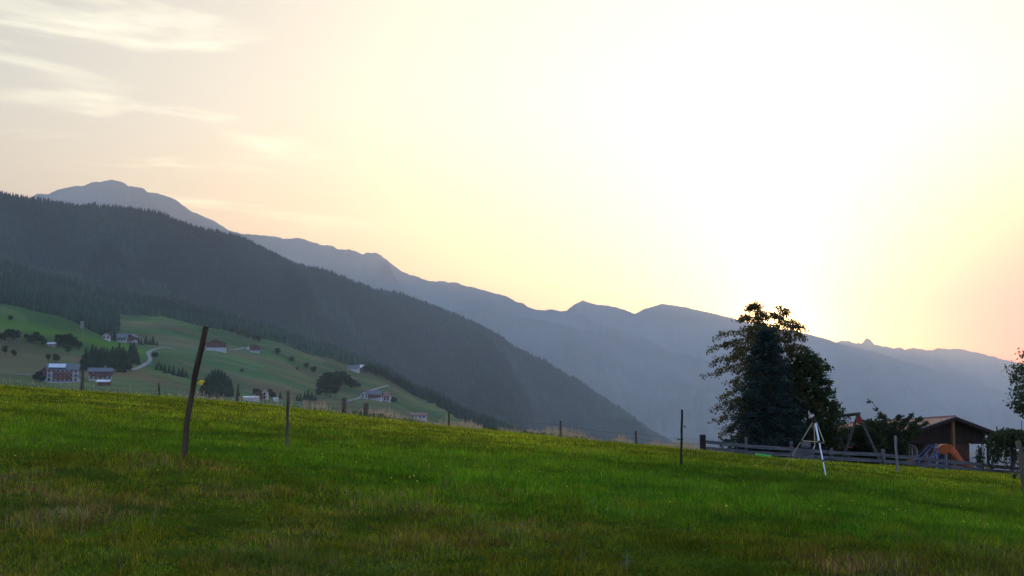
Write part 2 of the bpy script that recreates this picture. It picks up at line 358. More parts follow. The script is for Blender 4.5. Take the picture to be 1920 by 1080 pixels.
upx = np.linspace(-500, 2100, 521); ud = np.concatenate([np.geomspace(140, 600, 30)[:-1], np.linspace(600, 1900, 200), np.linspace(1900, 2600, 16)[1:]])
PX, DD = np.meshgrid(upx, ud, indexing='ij')
Z = farm_z(PX, DD).reshape(PX.shape); XX = (PX - 960) / F / math.cos(PITCH) * DD * 0.9985
def lerp3(a, b, t): return np.asarray(a) * (1 - t[..., None]) + np.asarray(b) * t[..., None]
n1 = np.clip(fbm(XX * 0.004 + 3, DD * 0.010, 3, 77) * 2.2 + 0.45, 0, 1)
fc = lerp3((0.055, 0.105, 0.040), (0.095, 0.125, 0.050), n1)
n2 = np.clip(fbm(XX * 0.006, DD * 0.02 + 9, 4, 88) * 5 + 0.15, 0, 1); fc = lerp3(fc, (0.13, 0.105, 0.065), np.zeros_like(n2) + n2 * 0.6) if False else fc * (1 - n2[..., None] * 0.6) + np.array((0.13, 0.105, 0.065)) * n2[..., None] * 0.6
# hay parcels mown at different times
pu = np.floor((XX * .9 + DD * .35) / 62 + 1.2 * fbm(XX / 120, DD / 120, 2, 5)); pw = np.floor((DD * .9 - XX * .3) / 115 + .8 * fbm(XX / 90, DD / 150, 2, 6))
fc = fc * (0.82 + 0.38 * _hash(pu, pw, 3))[..., None]; fc[..., 0] *= 0.9 + 0.35 * _hash(pu, pw, 9)
# bright mown field on the left knoll
fr = farm_row(PX.ravel(), DD.ravel()).reshape(PX.shape)
k1 = np.clip(1 - np.abs(fr - np.interp(PX, [0, 60, 250, 320], [600, 615, 655, 665])) / 16, 0, 1) * (PX > -60) * (PX < 300) * (DD < 1080)
fc = fc * (1 - k1[..., None]) + np.array((0.070, 0.150, 0.026)) * k1[..., None]
grid_mesh('farm_hills', XX, DD, Z, M['farm'], fc, kind='structure')
def farm_at(px, row, dmin=560):
    ds = np.linspace(dmin, 2200, 400); z = farm_z(np.full(400, px), ds); rr = np.array([540 - F * 0 for _ in ds])
    # visible: nearest distance whose surface reaches the row
    sl_ = (z - CAMZ) / ds; want = row_slope(row)
    k = np.argmax(sl_ >= want) if (sl_ >= want).any() else int(np.argmax(sl_))
    d = ds[k]; return Vector(((px - 960) / F / math.cos(PITCH) * d * 0.9985, d, z[k]))

# ------------------------------------------------------------ ridges
def ridge(name, pts, D, foot_row, mt, ff=0.55, fd=None, jit=0.8, gully=0.03, seed=1, step=3.0, nv=60):
    pts = np.array(pts, float); px = np.arange(pts[0, 0], pts[-1, 0], step)
    row = np.interp(px, pts[:, 0], pts[:, 1]) + jit * 2 * fbm(px / 14.0, px * 0 + seed, 4, seed) + jit * 1.3 * fbm(px / 6.0, px * 0 + seed, 2, seed + 50)
    D0 = D; D = D if not isinstance(D, list) else np.interp(px, [a for a, b in D], [b for a, b in D])
    Dx = D * (1 + 0.05 * fbm(px / 160.0, px * 0 + 3, 2, seed + 9))
    s = row_slope_v(row); zc = CAMZ + s * Dx
    zf = CAMZ + row_slope(foot_row) * D * ff
    v = np.linspace(0, 1.3, nv)
    XX = np.zeros((len(px), nv)); YY = XX.copy(); ZZ = XX.copy()
    ux = (px - 960) / F / math.cos(PITCH)
    for j, t in enumerate(v):
        if t <= 1: d = Dx * (ff + (1 - ff) * t); z = zf + (zc - zf) * t ** 1.08
        else: d = Dx * (1 + (t - 1) * 0.6); z = zc - (zc - zf) * (t - 1) ** 1.3 * 1.4
        fade = np.clip(abs(1 - t) * 5, 0, 1)
        g = fbm(px / 90.0 + t * 1.1, px * 0 + t * 1.5, 5, seed + 20) - 0.25
        z = z + gully * D * g * fade * (0.4 if t > 1 else 1)
        XX[:, j] = ux * d; YY[:, j] = d; ZZ[:, j] = z
    return grid_mesh(name, XX, YY, ZZ, mt, kind='structure'), XX, YY, ZZ
RB = [(-500, 330), (-200, 350), (0, 370), (40, 380), (100, 388), (160, 392), (240, 398), (290, 406), (340, 421), (400, 440), (450, 450), (500, 474), (550, 496), (600, 512),
      (650, 530), (700, 546), (760, 560), (820, 580), (880, 608), (930, 630), (980, 660), (1030, 690), (1080, 717), (1120, 745), (1170, 780), (1210, 807), (1260, 835), (1340, 890), (1440, 960)]
RC = [(-600, 470), (-300, 430), (-100, 400), (38, 372), (70, 360), (85, 360), (110, 350), (150, 345), (165, 339), (180, 337), (208, 333), (220, 338), (235, 346), (265, 351), (272, 357), (295, 361), (325, 370), (350, 390),
      (380, 403), (420, 425), (450, 434), (500, 438), (530, 443), (560, 443), (600, 455), (626, 460), (632, 464), (655, 466), (680, 475), (688, 470), (705, 472), (722, 482), (740, 498),
      (755, 508), (775, 514), (800, 524), (860, 529), (880, 535), (905, 542), (950, 553), (1000, 577), (1030, 577), (1062, 581), (1150, 612), (1250, 650), (1400, 700), (1600, 760), (1900, 850)]
RD = [(700, 640), (900, 620), (1000, 600), (1062, 581), (1075, 569), (1093, 561), (1120, 569), (1150, 570), (1170, 576), (1190, 584), (1205, 576), (1240, 567), (1275, 572), (1320, 582), (1380, 596),
      (1450, 613), (1510, 622), (1543, 632), (1570, 640), (1600, 648), (1650, 662), (1700, 677), (1800, 707), (1920, 747), (2200, 820), (2600, 900)]
RE = [(1300, 690), (1500, 655), (1570, 640), (1578, 637), (1584, 636), (1590, 637), (1602, 641), (1614, 642), (1618, 637), (1622, 634), (1630, 636), (1636, 644), (1641, 647), (1643, 644), (1645, 647), (1660, 649), (1672, 653), (1685, 650), (1694, 655), (1712, 652), (1725, 654), (1732, 657), (1745, 655), (1755, 651), (1800, 653), (1850, 665), (1900, 677), (1930, 684), (2200, 720), (2700, 760)]
R2 = [(-500, 430), (-200, 470), (0, 500), (200, 520), (400, 545), (540, 580), (620, 612), (700, 650), (800, 700), (900, 752), (1000, 802), (1100, 860), (1200, 910)]
RC2 = [(500, 560), (800, 575), (960, 588), (1060, 608), (1200, 640), (1350, 690), (1500, 735), (1650, 785), (1850, 850), (2100, 930)]
ridge('mountains', RE, 22000, 860, M['rock'], seed=3, jit=1.0)
ridge('mountains', RD, 16800, 870, M['rock'], seed=5, jit=0.7)
ridge('mountains', RC, [(-600, 9000), (250, 10200), (700, 13500), (1100, 14600), (2000, 15500)], 860, M['rock'], seed=8, jit=1.2)
ridge('mountains', RC2, [(500, 10500), (1000, 12800), (2100, 14000)], 940, M['rock'], seed=12, jit=1.0)
_, BX, BY, BZ = ridge('forest_hills', RB, [(-500, 3300), (300, 3500), (700, 4700), (1260, 6800), (1440, 7200)], 900, M['forestfloor'], ff=0.5, seed=15, jit=0.8, nv=80)
_, SX, SY, SZ = ridge('forest_hills', R2, [(-500, 2750), (300, 3000), (700, 4100), (1200, 5700)], 930, M['forestfloor'], ff=0.6, seed=19, jit=0.8, nv=60)

# conifers covering the slopes, one mass
def tree_cones(P, H, seed):
    r = np.random.default_rng(seed); n = len(P); k = 5
    a = r.random(n) * 6.28; tilt = r.normal(0, 0.02, (n, 2)) * H[:, None]
    wd = H * (0.17 + 0.07 * r.random(n))
    th = a[:, None] + np.arange(k) * 2 * math.pi / k
    rad = wd[:, None] * (0.75 + 0.5 * r.random((n, k)))
    low = np.stack([P[:, 0, None] + np.cos(th) * rad, P[:, 1, None] + np.sin(th) * rad, np.repeat((P[:, 2] + 0.05 * H)[:, None], k, 1) - 0.02 * H[:, None] * r.random((n, k))], -1)
    mid = np.stack([P[:, 0, None] + np.cos(th + .6) * rad * .62, P[:, 1, None] + np.sin(th + .6) * rad * .62, np.repeat((P[:, 2] + 0.42 * H)[:, None], k, 1)], -1)
    top1 = np.stack([P[:, 0] + tilt[:, 0] * .5, P[:, 1] + tilt[:, 1] * .5, P[:, 2] + .72 * H], -1)[:, None]
    top2 = np.stack([P[:, 0] + tilt[:, 0], P[:, 1] + tilt[:, 1], P[:, 2] + H], -1)[:, None]
    V = np.concatenate([low, mid, top1, top2], 1)  # n, 12, 3
    b = (np.arange(n) * (2 * k + 2))[:, None, None]
    i = np.arange(k); f1 = np.stack([i, (i + 1) % k, i * 0 + 2 * k], -1); f2 = np.stack([i + k, (i + 1) % k + k, i * 0 + 2 * k + 1], -1)
    f = (np.concatenate([f1, f2], 0)[None] + b).reshape(-1)
    c = np.array((0.013, 0.027, 0.014)) * (0.6 + 0.9 * r.random((n, 1))) * np.clip(1 + 1.5 * fbm(P[:, 0] / 230, P[:, 1] / 300, 3, seed), .5, 1.8)[:, None]; c[:, 0] *= 0.8 + 0.5 * r.random(n)
    return V.reshape(-1, 3), f, np.repeat(c, 2 * k + 2, 0)
def scatter(GX, GY, GZ, n, v0, v1, seed, crestn, h0, h1):
    r = np.random.default_rng(seed); nu, nv = GX.shape; vmax = 1.3
    u = r.random(n) * (nu - 1.001); v = (v0 + (v1 - v0) * r.random(n)) / vmax * (nv - 1)
    uc = r.random(crestn) * (nu - 1.001); vc = (1 + r.normal(0, 0.006, crestn)) / vmax * (nv - 1)
    u = np.concatenate([u, uc]); v = np.concatenate([v, vc])
    i = u.astype(int); j = v.astype(int); fu = u - i; fv = v - j
    def g(A): return (A[i, j] * (1 - fu) + A[i + 1, j] * fu) * (1 - fv) + (A[i, j + 1] * (1 - fu) + A[i + 1, j + 1] * fu) * fv
    P = np.stack([g(GX), g(GY), g(GZ)], -1); P = P[(P[:, 0] / P[:, 1] > -0.46)]
    H = h0 + (h1 - h0) * r.random(len(P)) ** 1.5
    H = H * (P[:, 1] / 3600) ** 0.5
    # patches of taller and lower wood
    H = H * (0.85 + 0.7 * np.clip(fbm(P[:, 0] / 160, P[:, 1] / 160, 3, seed) + .4, 0, 1))
    return P, H
P1, H1 = scatter(BX, BY, BZ, 76000, 0.25, 1.04, 101, 3000, 10, 20)
P2, H2 = scatter(SX, SY, SZ, 36000, 0.1, 1.05, 102, 1400, 9, 17)
V1, f1, c1 = tree_cones(P1 - np.array([0, 0, 1.5]), H1, 201); V2, f2, c2 = tree_cones(P2 - np.array([0, 0, 1.5]), H2, 202)
np_mesh('forest', np.concatenate([V1, V2]), np.concatenate([f1, f2 + len(V1)]), 3, M['conifer'], np.concatenate([c1, c2]), kind='stuff',
        label='dark conifer forest covering the long mountain slope behind the farms', cat='forest')
# wood on the farm hills, above the meadows
def farm_wood():
    r = np.random.default_rng(301); n = 15000; px = -480 + 1500 * r.random(n); d = 1140 + 1250 * r.random(n) ** 0.8
    edge = np.interp(px, [-480, 0, 120, 205, 222, 225, 300, 400, 500, 600, 700, 790, 900, 1000], [1150, 1160, 1150, 1170, 1300, 1620, 1625, 1630, 1620, 1625, 1640, 1560, 1420, 1300])
    edge = edge + 25 * fbm(px / 30, px * 0, 3, 5)
    k = d > edge; px = px[k]; d = d[k]
    z = farm_z(px, d); P = np.stack([(px - 960) / F / math.cos(PITCH) * d * .9985, d, z - 1], -1); H = 8 + 7 * r.random(len(P))
    V, f, c = tree_cones(P, H, 302)
    np_mesh('forest', V, f, 3, M['conifer'], c * 1.3, kind='stuff', label='dark spruce wood bordering the upper edge of the farm meadows', cat='forest')
farm_wood()

# ------------------------------------------------------------ small far trees (shared meshes)
def spruce_mesh(name, seed, layers=9, segs=11):
    r = random.Random(seed); mb = MB()
    for i in range(layers):
        t = i / layers; z0 = 0.08 + t * 0.80; rad = 0.24 * (1 - t) ** 0.85 + 0.02; h = 0.26 * (1 - t) + 0.08
        vs = []; a0 = r.random() * 6
        for k in range(segs):
            a = a0 + 2 * math.pi * k / segs; q = rad * r.uniform(0.6, 1.15); vs.append((math.cos(a) * q, math.sin(a) * q, z0 - rad * 0.25 * r.uniform(.3, 1.5)))
        vs.append((r.uniform(-.006, .006), r.uniform(-.006, .006), min(1.0, z0 + h)))
        mb.add(vs, [(k, (k + 1) % segs, segs) for k in range(segs)])
    return mb
def round_mesh(seed, n=800):
    r = random.Random(seed); mb = MB(); lobes = [(r.uniform(-.16, .16), r.uniform(-.16, .16), r.uniform(.38, .82), r.uniform(.13, .24)) for _ in range(7)]
    for _ in range(n):
        l = r.choice(lobes); d = Vector((r.gauss(0, 1), r.gauss(0, 1), r.gauss(0, 1))).normalized() * l[3] * r.uniform(.6, 1.1)
        c = Vector(l[:3]) + d; s = r.uniform(.028, .06); a = Vector((r.gauss(0, 1), r.gauss(0, 1), r.gauss(0, 1))).normalized(); b = a.orthogonal().normalized()
        a2 = a.cross(b); mb.add([c + b * s, c + a2 * s, c - b * s, c - a2 * s * .8], [(0, 1, 2, 3)])
    return mb
M['far_spruce'] = mat('far_spruce_needles', (0.016, 0.030, 0.016), 0.9, col2=(0.032, 0.052, 0.024), scale=3, spec=0.05)
M['far_leaf'] = mat('far_tree_leaves', (0.020, 0.038, 0.016), 0.9, col2=(0.042, 0.062, 0.024), scale=3, spec=0.05)
def far_proto(kind, seed):
    o = empty('spruce_tree' if kind == 's' else 'round_tree', (0, 0, 0))
    MB().tube([(0, 0, -.05), (0.004, 0, .25), (0, 0, .5)], [.022, .018, .01], 6).build('trunk', M['bark'], o)
    (spruce_mesh('crown', seed) if kind == 's' else round_mesh(seed)).build('crown', M['far_spruce'] if kind == 's' else M['far_leaf'], o)
    return o
def copy_tree(o, parent=None):
    c = o.copy(); COL.objects.link(c); c.parent = parent
    for ch in list(o.children): copy_tree(ch, c)
    return c
protos = {'s': [far_proto('s', 1), far_proto('s', 2), far_proto('s', 3)], 'r': [far_proto('r', 4), far_proto('r', 5), far_proto('r', 6)]}
used = set()
def far_tree(kind, px, row, hpx, label, cat='tree', group=None, dd=0):
    p = farm_at(px, row); p.y += dd
    if dd: p.z = float(farm_z([px], [p.y])[0])
    q = random.choice(protos[kind])
    if q.name in used: o = copy_tree(q)
    else: o = q; used.add(q.name)
    h = hpx / F * p.y * (1.2 if kind == 'r' else 1.12); w = h * random.uniform(.85, 1.2) * (1.25 if kind == 'r' else 1)
    o.location = p - Vector((0, 0, 0.02 * h)); o.scale = (w, w, h); o.rotation_euler = (0, 0, random.random() * 6)
    if 'group' in o: del o['group']
    tag(o, label, cat, group); return o
G1 = 'spruces in the clump between the white farmhouse and the road'
for px, row, h in [(158, 694, 30), (164, 692, 42), (170, 694, 38), (176, 692, 50), (182, 693, 46), (187, 692, 38), (192, 694, 44), (197, 690, 40), (203, 693, 42), (209, 690, 36), (214, 693, 46), (220, 692, 42),
                   (226, 694, 44), (232, 692, 42), (238, 694, 38), (243, 690, 34), (247, 680, 40), (253, 682, 42), (258, 681, 30), (226, 660, 18), (234, 668, 20), (178, 698, 34), (206, 699, 36), (230, 698, 36)]:
    far_tree('s', px, row, h, 'dark spruce in the dense clump between the white farmhouse and the road', group=G1)
for px, row, h in [(112, 648, 18), (118, 650, 21), (125, 649, 20), (131, 652, 20), (137, 652, 18), (143, 655, 16), (150, 657, 15)]:
    far_tree('r', px, row, h, 'round leafy tree in the grove below the bright mown field', group='round trees in the grove below the bright field')
for px, row, h, l in [(12, 664, 14, 'small round tree at the left edge on the brown pasture'), (28, 671, 13, 'small round tree alone right of the edge tree on the pasture'),
                      (94, 680, 13, 'left of two round trees above the white farmhouse'), (108, 680, 15, 'right of two round trees above the white farmhouse'),
                      (131, 665, 13, 'round tree on the pasture below the grove'), (20, 603, 9, 'lone round tree at the left end of the bright mown field'),
                      (522, 665, 11, 'topmost of four round trees strung down the far pasture'), (548, 680, 10, 'second from top of the round trees strung down the far pasture'),
                      (576, 694, 12, 'round tree just left of the lowest pasture tree'), (589, 701, 12, 'lowest round tree on the far pasture'), (559, 695, 6, 'low bush left of the pair of pasture trees'),
                      (292, 675, 13, 'round tree beside the bend in the road')]:
    far_tree('r', px, row, h, l)
for px, row, h in [(5, 645, 18), (18, 642, 22), (32, 640, 17), (52, 640, 12), (60, 644, 14), (68, 642, 18), (76, 648, 17), (84, 652, 15)]:
    far_tree('r', px, row, h, 'leafy tree on the brown bank below the mown field', group='trees on the brown bank')
for px, row, h in [(262, 645, 12), (267, 647, 14), (275, 646, 18), (282, 647, 12), (288, 647, 18), (296, 648, 10)]:
    far_tree('s', px, row, h, 'small spruce right of the long grey roofed barn', group='spruces by the long barn')
for px, row, h in [(296, 694, 14), (305, 696, 16), (312, 700, 20), (320, 700, 16), (328, 704, 18), (338, 706, 16), (345, 708, 20), (352, 708, 14), (300, 688, 12)]:
    far_tree('s', px, row, h, 'spruce in the row running down right of the road bend', group='spruces in the row below the road bend')
for px, row, h in [(388, 742, 36), (394, 743, 44), (400, 742, 50), (406, 743, 52), (412, 743, 53), (418, 743, 50), (424, 743, 46), (430, 743, 40), (435, 743, 34), (382, 742, 26), (409, 745, 44)]:
    far_tree('s', px, row, h, 'tall spruce in the dark clump right of the leaning post', group='tall spruces in the clump right of the leaning post')
for px, row, h in [(422, 622, 10), (436, 628, 12), (448, 631, 8), (460, 634, 12), (466, 636, 10), (478, 641, 12), (486, 643, 11)]:
    far_tree('r', px, row, h, 'round bush along the upper rim of the far pasture', group='bushes along the upper meadow rim')
for px, row, h in [(604, 735, 22), (611, 732, 26), (618, 730, 28), (626, 728, 26), (634, 735, 26), (640, 730, 30), (647, 730, 28), (655, 730, 20), (664, 731, 16), (612, 742, 24), (622, 745, 26), (600, 748, 18), (632, 745, 22), (675, 730, 10)]:
    far_tree('r', px, row, h, 'leafy tree in the grove left of the red roofed farm', group='leafy trees in the grove left of the farm')
for px, row, h in [(560, 752, 14), (566, 752, 16), (574, 750, 18), (580, 750, 20), (587, 752, 18), (594, 752, 14), (528, 748, 14), (520, 748, 10), (452, 742, 8)]:
    far_tree('s', px, row, h, 'small spruce on the valley edge just above the meadow fence', group='spruces above the meadow fence')
for px, row, h in [(735, 752, 9), (742, 755, 9), (738, 757, 8)]:
    far_tree('r', px, row, h, 'bush at the right end of the red roofed farm', group='bushes by the red roofed farm')
for i in range(22):
    px = 738 + i * 6.5; row = np.interp(px, [738, 790, 880], [722, 742, 790]) + random.uniform(-2, 2)
    far_tree('r', px, row, random.uniform(8, 15), 'bushy tree along the lower forest edge', group='bushy trees along the lower forest edge')
for px, row, h in [(690, 700, 14), (697, 703, 16), (704, 706, 15), (712, 708, 16), (720, 712, 15), (728, 716, 13)]:
    far_tree('r', px, row, h, 'leafy tree right of the pale roofed hill barn', group='trees by the hill barn')
for px, row, h in [(455, 700, 8), (72, 718, 14), (78, 716, 18), (85, 720, 14), (492, 746, 12), (484, 746, 16), (508, 745, 14), (514, 748, 12)]:
    far_tree('r', px, row, h, 'low leafy tree close to a farm building in the valley', group='trees close to farm buildings')

# in the small groups each tree is told apart by its place in the row
ORD = ['leftmost', 'second from the left', 'third from the left', 'fourth from the left', 'fifth from the left', 'sixth from the left', 'seventh from the left', 'eighth from the left', 'ninth from the left',
       'tenth from the left', 'eleventh from the left', 'twelfth from the left', 'thirteenth from the left', 'rightmost']
_g = {}
for o in S.objects:
    if o.get('group') and o.get('category') == 'tree': _g.setdefault(o['group'], []).append(o)
for gname, mem in _g.items():
    if len(mem) <= 14:
        mem.sort(key=lambda o: o.location.x / o.location.y)
        for i, o in enumerate(mem): o['label'] = (ORD[i] if i < len(mem) - 1 else 'rightmost') + ' of the ' + gname
# ------------------------------------------------------------ farm buildings
def farmhouse(label, px, row, w, dp, h, rh, rot, wall='white_wall', roof='grey_roof', upper=None, wins=(0, 0), balc=0, over=0.8, name='farmhouse', cat='farmhouse', sink=2.5, gable_front=True, extra=None):
    """w along local x, dp along local y; ridge along local y when gable_front; front faces local -y"""
    p = farm_at(px, row); g = empty(name, p, rot, label=label, cat=cat)
    if gable_front: R = Matrix.Identity(3)
    hl = h * (0.45 if upper else 1.0)
    MB().box((0, 0, (hl - sink) / 2), (w, dp, hl + sink)).build('wall', M[wall], g)
    if upper: MB().box((0, 0, (hl + h) / 2), (w + .3, dp + .3, h - hl)).build('upper_wall', M[upper], g)
    um = M[upper or wall]
    a, b = (w / 2, dp / 2)
    if gable_front:
        MB().add([(-a, -b, h), (a, -b, h), (0, -b, h + rh), (-a, b, h), (a, b, h), (0, b, h + rh)], [(0, 1, 2), (3, 5, 4), (0, 2, 5, 3), (1, 4, 5, 2)]).build('gable', um, g)
        o = over; s = rh / a; rf = MB(); t = .35
        for sg in (-1, 1):
            pts = [(0, -b - o, h + rh + .05), (sg * (a + o), -b - o, h - o * s + .05), (sg * (a + o), b + o, h - o * s + .05), (0, b + o, h + rh + .05)]
            vs = pts + [(x, y, z + t) for x, y, z in pts]
            rf.add(vs, [(0, 1, 2, 3), (7, 6, 5, 4), (0, 4, 5, 1), (1, 5, 6, 2), (2, 6, 7, 3), (3, 7, 4, 0)])
        r = rf.build('roof', M[roof], g)
    else:
        MB().add([(-a, -b, h), (-a, b, h), (-a, 0, h + rh), (a, -b, h), (a, b, h), (a, 0, h + rh)], [(0, 2, 1), (3, 4, 5), (0, 3, 5, 2), (1, 2, 5, 4)]).build('gable', um, g)
        o = over; s = rh / b; rf = MB(); t = .35
        for sg in (-1, 1):
            pts = [(-a - o, 0, h + rh + .05), (-a - o, sg * (b + o), h - o * s + .05), (a + o, sg * (b + o), h - o * s + .05), (a + o, 0, h + rh + .05)]
            vs = pts + [(x, y, z + t) for x, y, z in pts]
            rf.add(vs, [(0, 1, 2, 3), (7, 6, 5, 4), (0, 4, 5, 1), (1, 5, 6, 2), (2, 6, 7, 3), (3, 7, 4, 0)])
        r = rf.build('roof', M[roof], g)
        MB().box((w * .2, b * .3, h + rh * .8 + .8), (.9, .9, 2.2)).build('chimney', M['concrete'], r)
    nx, nz_ = wins
    for i in range(nx):
        for k in range(nz_):
            x = -a + w * (i + .5) / nx; z = h * (k + .5) / nz_ + .2
            wf = MB().box((x, -b - .18, z), (1.3, .12, 1.5)).build('window', M['glass'], g)
            MB().box((x, -b - .20, z - .95), (1.6, .22, .2)).build('sill', M['concrete'], wf)
    for k in range(balc):
        MB().box((0, -b - .9, h * (k + 1) / (balc + 1) + .3), (w * .55, 1.5, 1.1)).box((0, -b - .9, h * (k + 1) / (balc + 1) - .35), (w * .6, 1.6, .18)).build('balcony', M['farm_wood'], g)
    return g
h1 = farmhouse('large white farmhouse with brown balconies and solar panels on its grey roof', 122, 717, 16.5, 9, 7.0, 3.0, math.radians(14), roof='grey_roof', wins=(7, 3), balc=2, gable_front=False)
for ch in [c for c in h1.children if c.name.startswith('roof')]:
    s = 3.2 / 5.5; n_ = Vector((0, -s, 1)).normalized(); b0 = 5.5
    MB().beam((-7.6, -3.0, 7.2 + 3.2 - 3.0 * s + .52), (1.6, -3.0, 7.2 + 3.2 - 3.0 * s + .52), 4.6, .12, up=(0, -s, 1)).build('solar_panel', M['solar'], ch)
farmhouse('brown timber gable wing on the left end of the white farmhouse', 92, 716, 6.5, 9, 6.0, 3.2, math.radians(18), upper='farm_wood', wins=(2, 2), name='house_wing', cat='farmhouse')
farmhouse('white house with red brown timber front beside the spruce clump', 192, 713, 12.5, 7, 4.8, 1.8, math.radians(16), roof='grey_roof', upper='farm_wood', wins=(5, 2), balc=1, gable_front=False)
farmhouse('small dark shed with pale roof below the timber fronted house', 199, 724, 6, 4, 2.0, .8, 0, wall='farm_wood', roof='white_roof', name='shed', cat='shed', gable_front=False)
farmhouse('small white annex beside the right end of the big white farmhouse', 151, 716, 2.6, 4, 2.6, 1, 0, name='shed', cat='shed')
farmhouse('white fronted lodge half hidden above the timber fronted house', 198, 693, 7, 6, 3.2, 1.6, .3, roof='grey_roof', gable_front=False, wins=(3, 1))
farmhouse('long grey roofed barn at the top of the left knoll', 225, 641, 16, 9, 3.6, 3.4, math.radians(-4), roof='grey_roof', wins=(6, 1), gable_front=False, name='barn', cat='barn')
farmhouse('dark timber house with white base at the right end of the long barn', 250, 643, 7.5, 9, 5.2, 2.4, math.radians(-12), roof='grey_roof', upper='farm_wood', wins=(3, 1), balc=1)
farmhouse('small white house at the left end of the long barn', 201, 638, 5.5, 7, 2.8, 2.0, math.radians(10), roof='grey_roof', wins=(2, 1))
farmhouse('wide brown timber farmhouse with white ground floor and red brown gable roof', 407, 658, 17.5, 15, 6.6, 3.6, math.radians(8), roof='red_roof', upper='farm_wood', wins=(7, 1), over=1.6)
farmhouse('small white chalet with dark timber gable at the end of the farm track', 479, 661, 9.5, 9, 5.2, 2.6, math.radians(10), roof='red_roof', upper='farm_wood', wins=(4, 1), balc=1)
farmhouse('low white outbuilding left of the small chalet', 467, 656, 5, 6, 2.6, 1.4, math.radians(10), roof='grey_roof', name='shed', cat='shed')
farmhouse('long dark barn high on the far pasture rim', 664, 696, 12, 9, 3.0, 3.0, math.radians(-10), roof='grey_roof', wall='white_wall', gable_front=False, name='barn', cat='barn')
farmhouse('dark timber barn with bright pale roof on the far pasture rim', 679, 696, 8, 10, 3.4, 3.4, math.radians(38), roof='white_roof', wall='farm_wood', name='barn', cat='barn')
farmhouse('white farmhouse at the left end of the red roofed farm', 685, 747, 6, 7, 4.0, 1.8, .1, roof='grey_roof', wins=(2, 2))
farmhouse('long grey roofed farmhouse in the middle of the red roofed farm', 703, 750, 13, 9, 4.4, 3.0, math.radians(-4), roof='grey_roof', upper='farm_wood', wins=(6, 1), balc=1, gable_front=False)
farmhouse('red roofed white farmhouse at the right end of the farm group', 722, 752, 11, 8, 4.0, 3.0, math.radians(-8), roof='red_roof', wins=(4, 2), gable_front=False)
farmhouse('small cream cabin with steep gable against the dark forest edge', 782, 735, 5.5, 7, 3.2, 3.6, math.radians(5), wall='pale_wall', roof='red_roof', over=.4, name='cabin', cat='cabin')
farmhouse('narrow cream gabled house among trees just above the meadow edge', 500, 749, 3.4, 5, 4.6, 1.8, 0, wall='pale_wall', roof='red_roof', over=.4, wins=(1, 2))
farmhouse('brown roofed house left of the narrow cream house', 488, 749, 4.5, 5, 3.2, 1.6, .2, wall='farm_wood', roof='red_roof')
farmhouse('long white greenhouse roof above the meadow edge', 474, 752, 9, 5, 1.8, .7, 0, wall='white_wall', roof='white_roof', name='greenhouse', cat='greenhouse', gable_front=False, over=.2)
farmhouse('small white roofed shelter beside the dead straw fence grass', 520, 753, 3.0, 3, 1.6, .5, 0, roof='white_roof', name='shed', cat='shed', gable_front=False, over=.2)
farmhouse('low orange roofed house with dormers peeping over the fence grass', 786, 786, 12, 8, 3.0, 1.8, .0, roof='red_roof', wins=(4, 1), gable_front=False)
farmhouse('small shed with white roof in the brown pasture left of the grove', 99, 651, 5.2, 4, 1.5, .8, .1, wall='concrete', roof='white_roof', name='shed', cat='shed', gable_front=False, over=.2)
# mast with a pale cabin on top
p = farm_at(157, 645); g = empty('transformer_tower', p, 0, label='slender pale mast with a square top on the mown knoll', cat='tower')
hh = (645 - 602) / F * p.y
MB().tube([(0, 0, -1), (0, 0, hh * .75)], [.16, .12], 8).build('mast', M['concrete'], g)
MB().box((-.8, 0, hh * .83), (1.9, 1.9, hh * .30)).box((-.8, 0, hh * .99), (2.3, 2.3, .2)).build('cabin', M['concrete'], g)
# white retaining wall right of the long barn
a = farm_at(259, 642); b = farm_at(284, 646)
mb = MB(); mb.beam(a + Vector((0, 0, .2)), b + Vector((0, 0, .2)), .4, 1.8); mb.build('retaining_wall', M['white_wall'], label='low white retaining wall running right from the long barn', cat='wall')
# farm roads
for k_ in protos:
    for q_ in protos[k_]:
        if q_.name not in used:
            for c_ in list(q_.children): bpy.data.objects.remove(c_)
            bpy.data.objects.remove(q_)
def road(pts, w, name='road'):
    P = []
    pts = np.array(pts, float); n = len(pts) * 10; t = np.linspace(0, len(pts) - 1, n)
    px = np.interp(t, range(len(pts)), pts[:, 0]); rw = np.interp(t, range(len(pts)), pts[:, 1])
    k = np.ones(9) / 9
    px[4:-4] = np.convolve(px, k, 'valid'); rw[4:-4] = np.convolve(rw, k, 'valid')
    C = [farm_at(a, b) for a, b in zip(px, rw)]; vs = []; fs = []
    for i, c in enumerate(C):
        d = C[min(i + 1, n - 1)] - C[max(i - 1, 0)]; s = Vector((-d.y, d.x, 0)).normalized() * w / 2
        for q in (c - s, c + s):
            pxq = q.x / q.y / .9985 * math.cos(PITCH) * F + 960
            vs.append((q.x, q.y, float(farm_z([pxq], [q.y])[0]) + .35))
        if i: fs.append((2 * i - 2, 2 * i - 1, 2 * i + 1, 2 * i))
    MB().add(vs, fs).build(name, M['road'], kind='structure')
road([(212, 697), (235, 696), (258, 693), (272, 686), (284, 679), (283, 671), (279, 663), (287, 657), (300, 653), (312, 651), (330, 656)], 2.7)
road([(-60, 694), (0, 700), (30, 702), (64, 705)], 2.6)
road([(430, 656), (440, 657), (452, 655), (464, 652)], 2.2)
road([(650, 754), (665, 750), (676, 747), (684, 738), (705, 730), (730, 723)], 2.4)

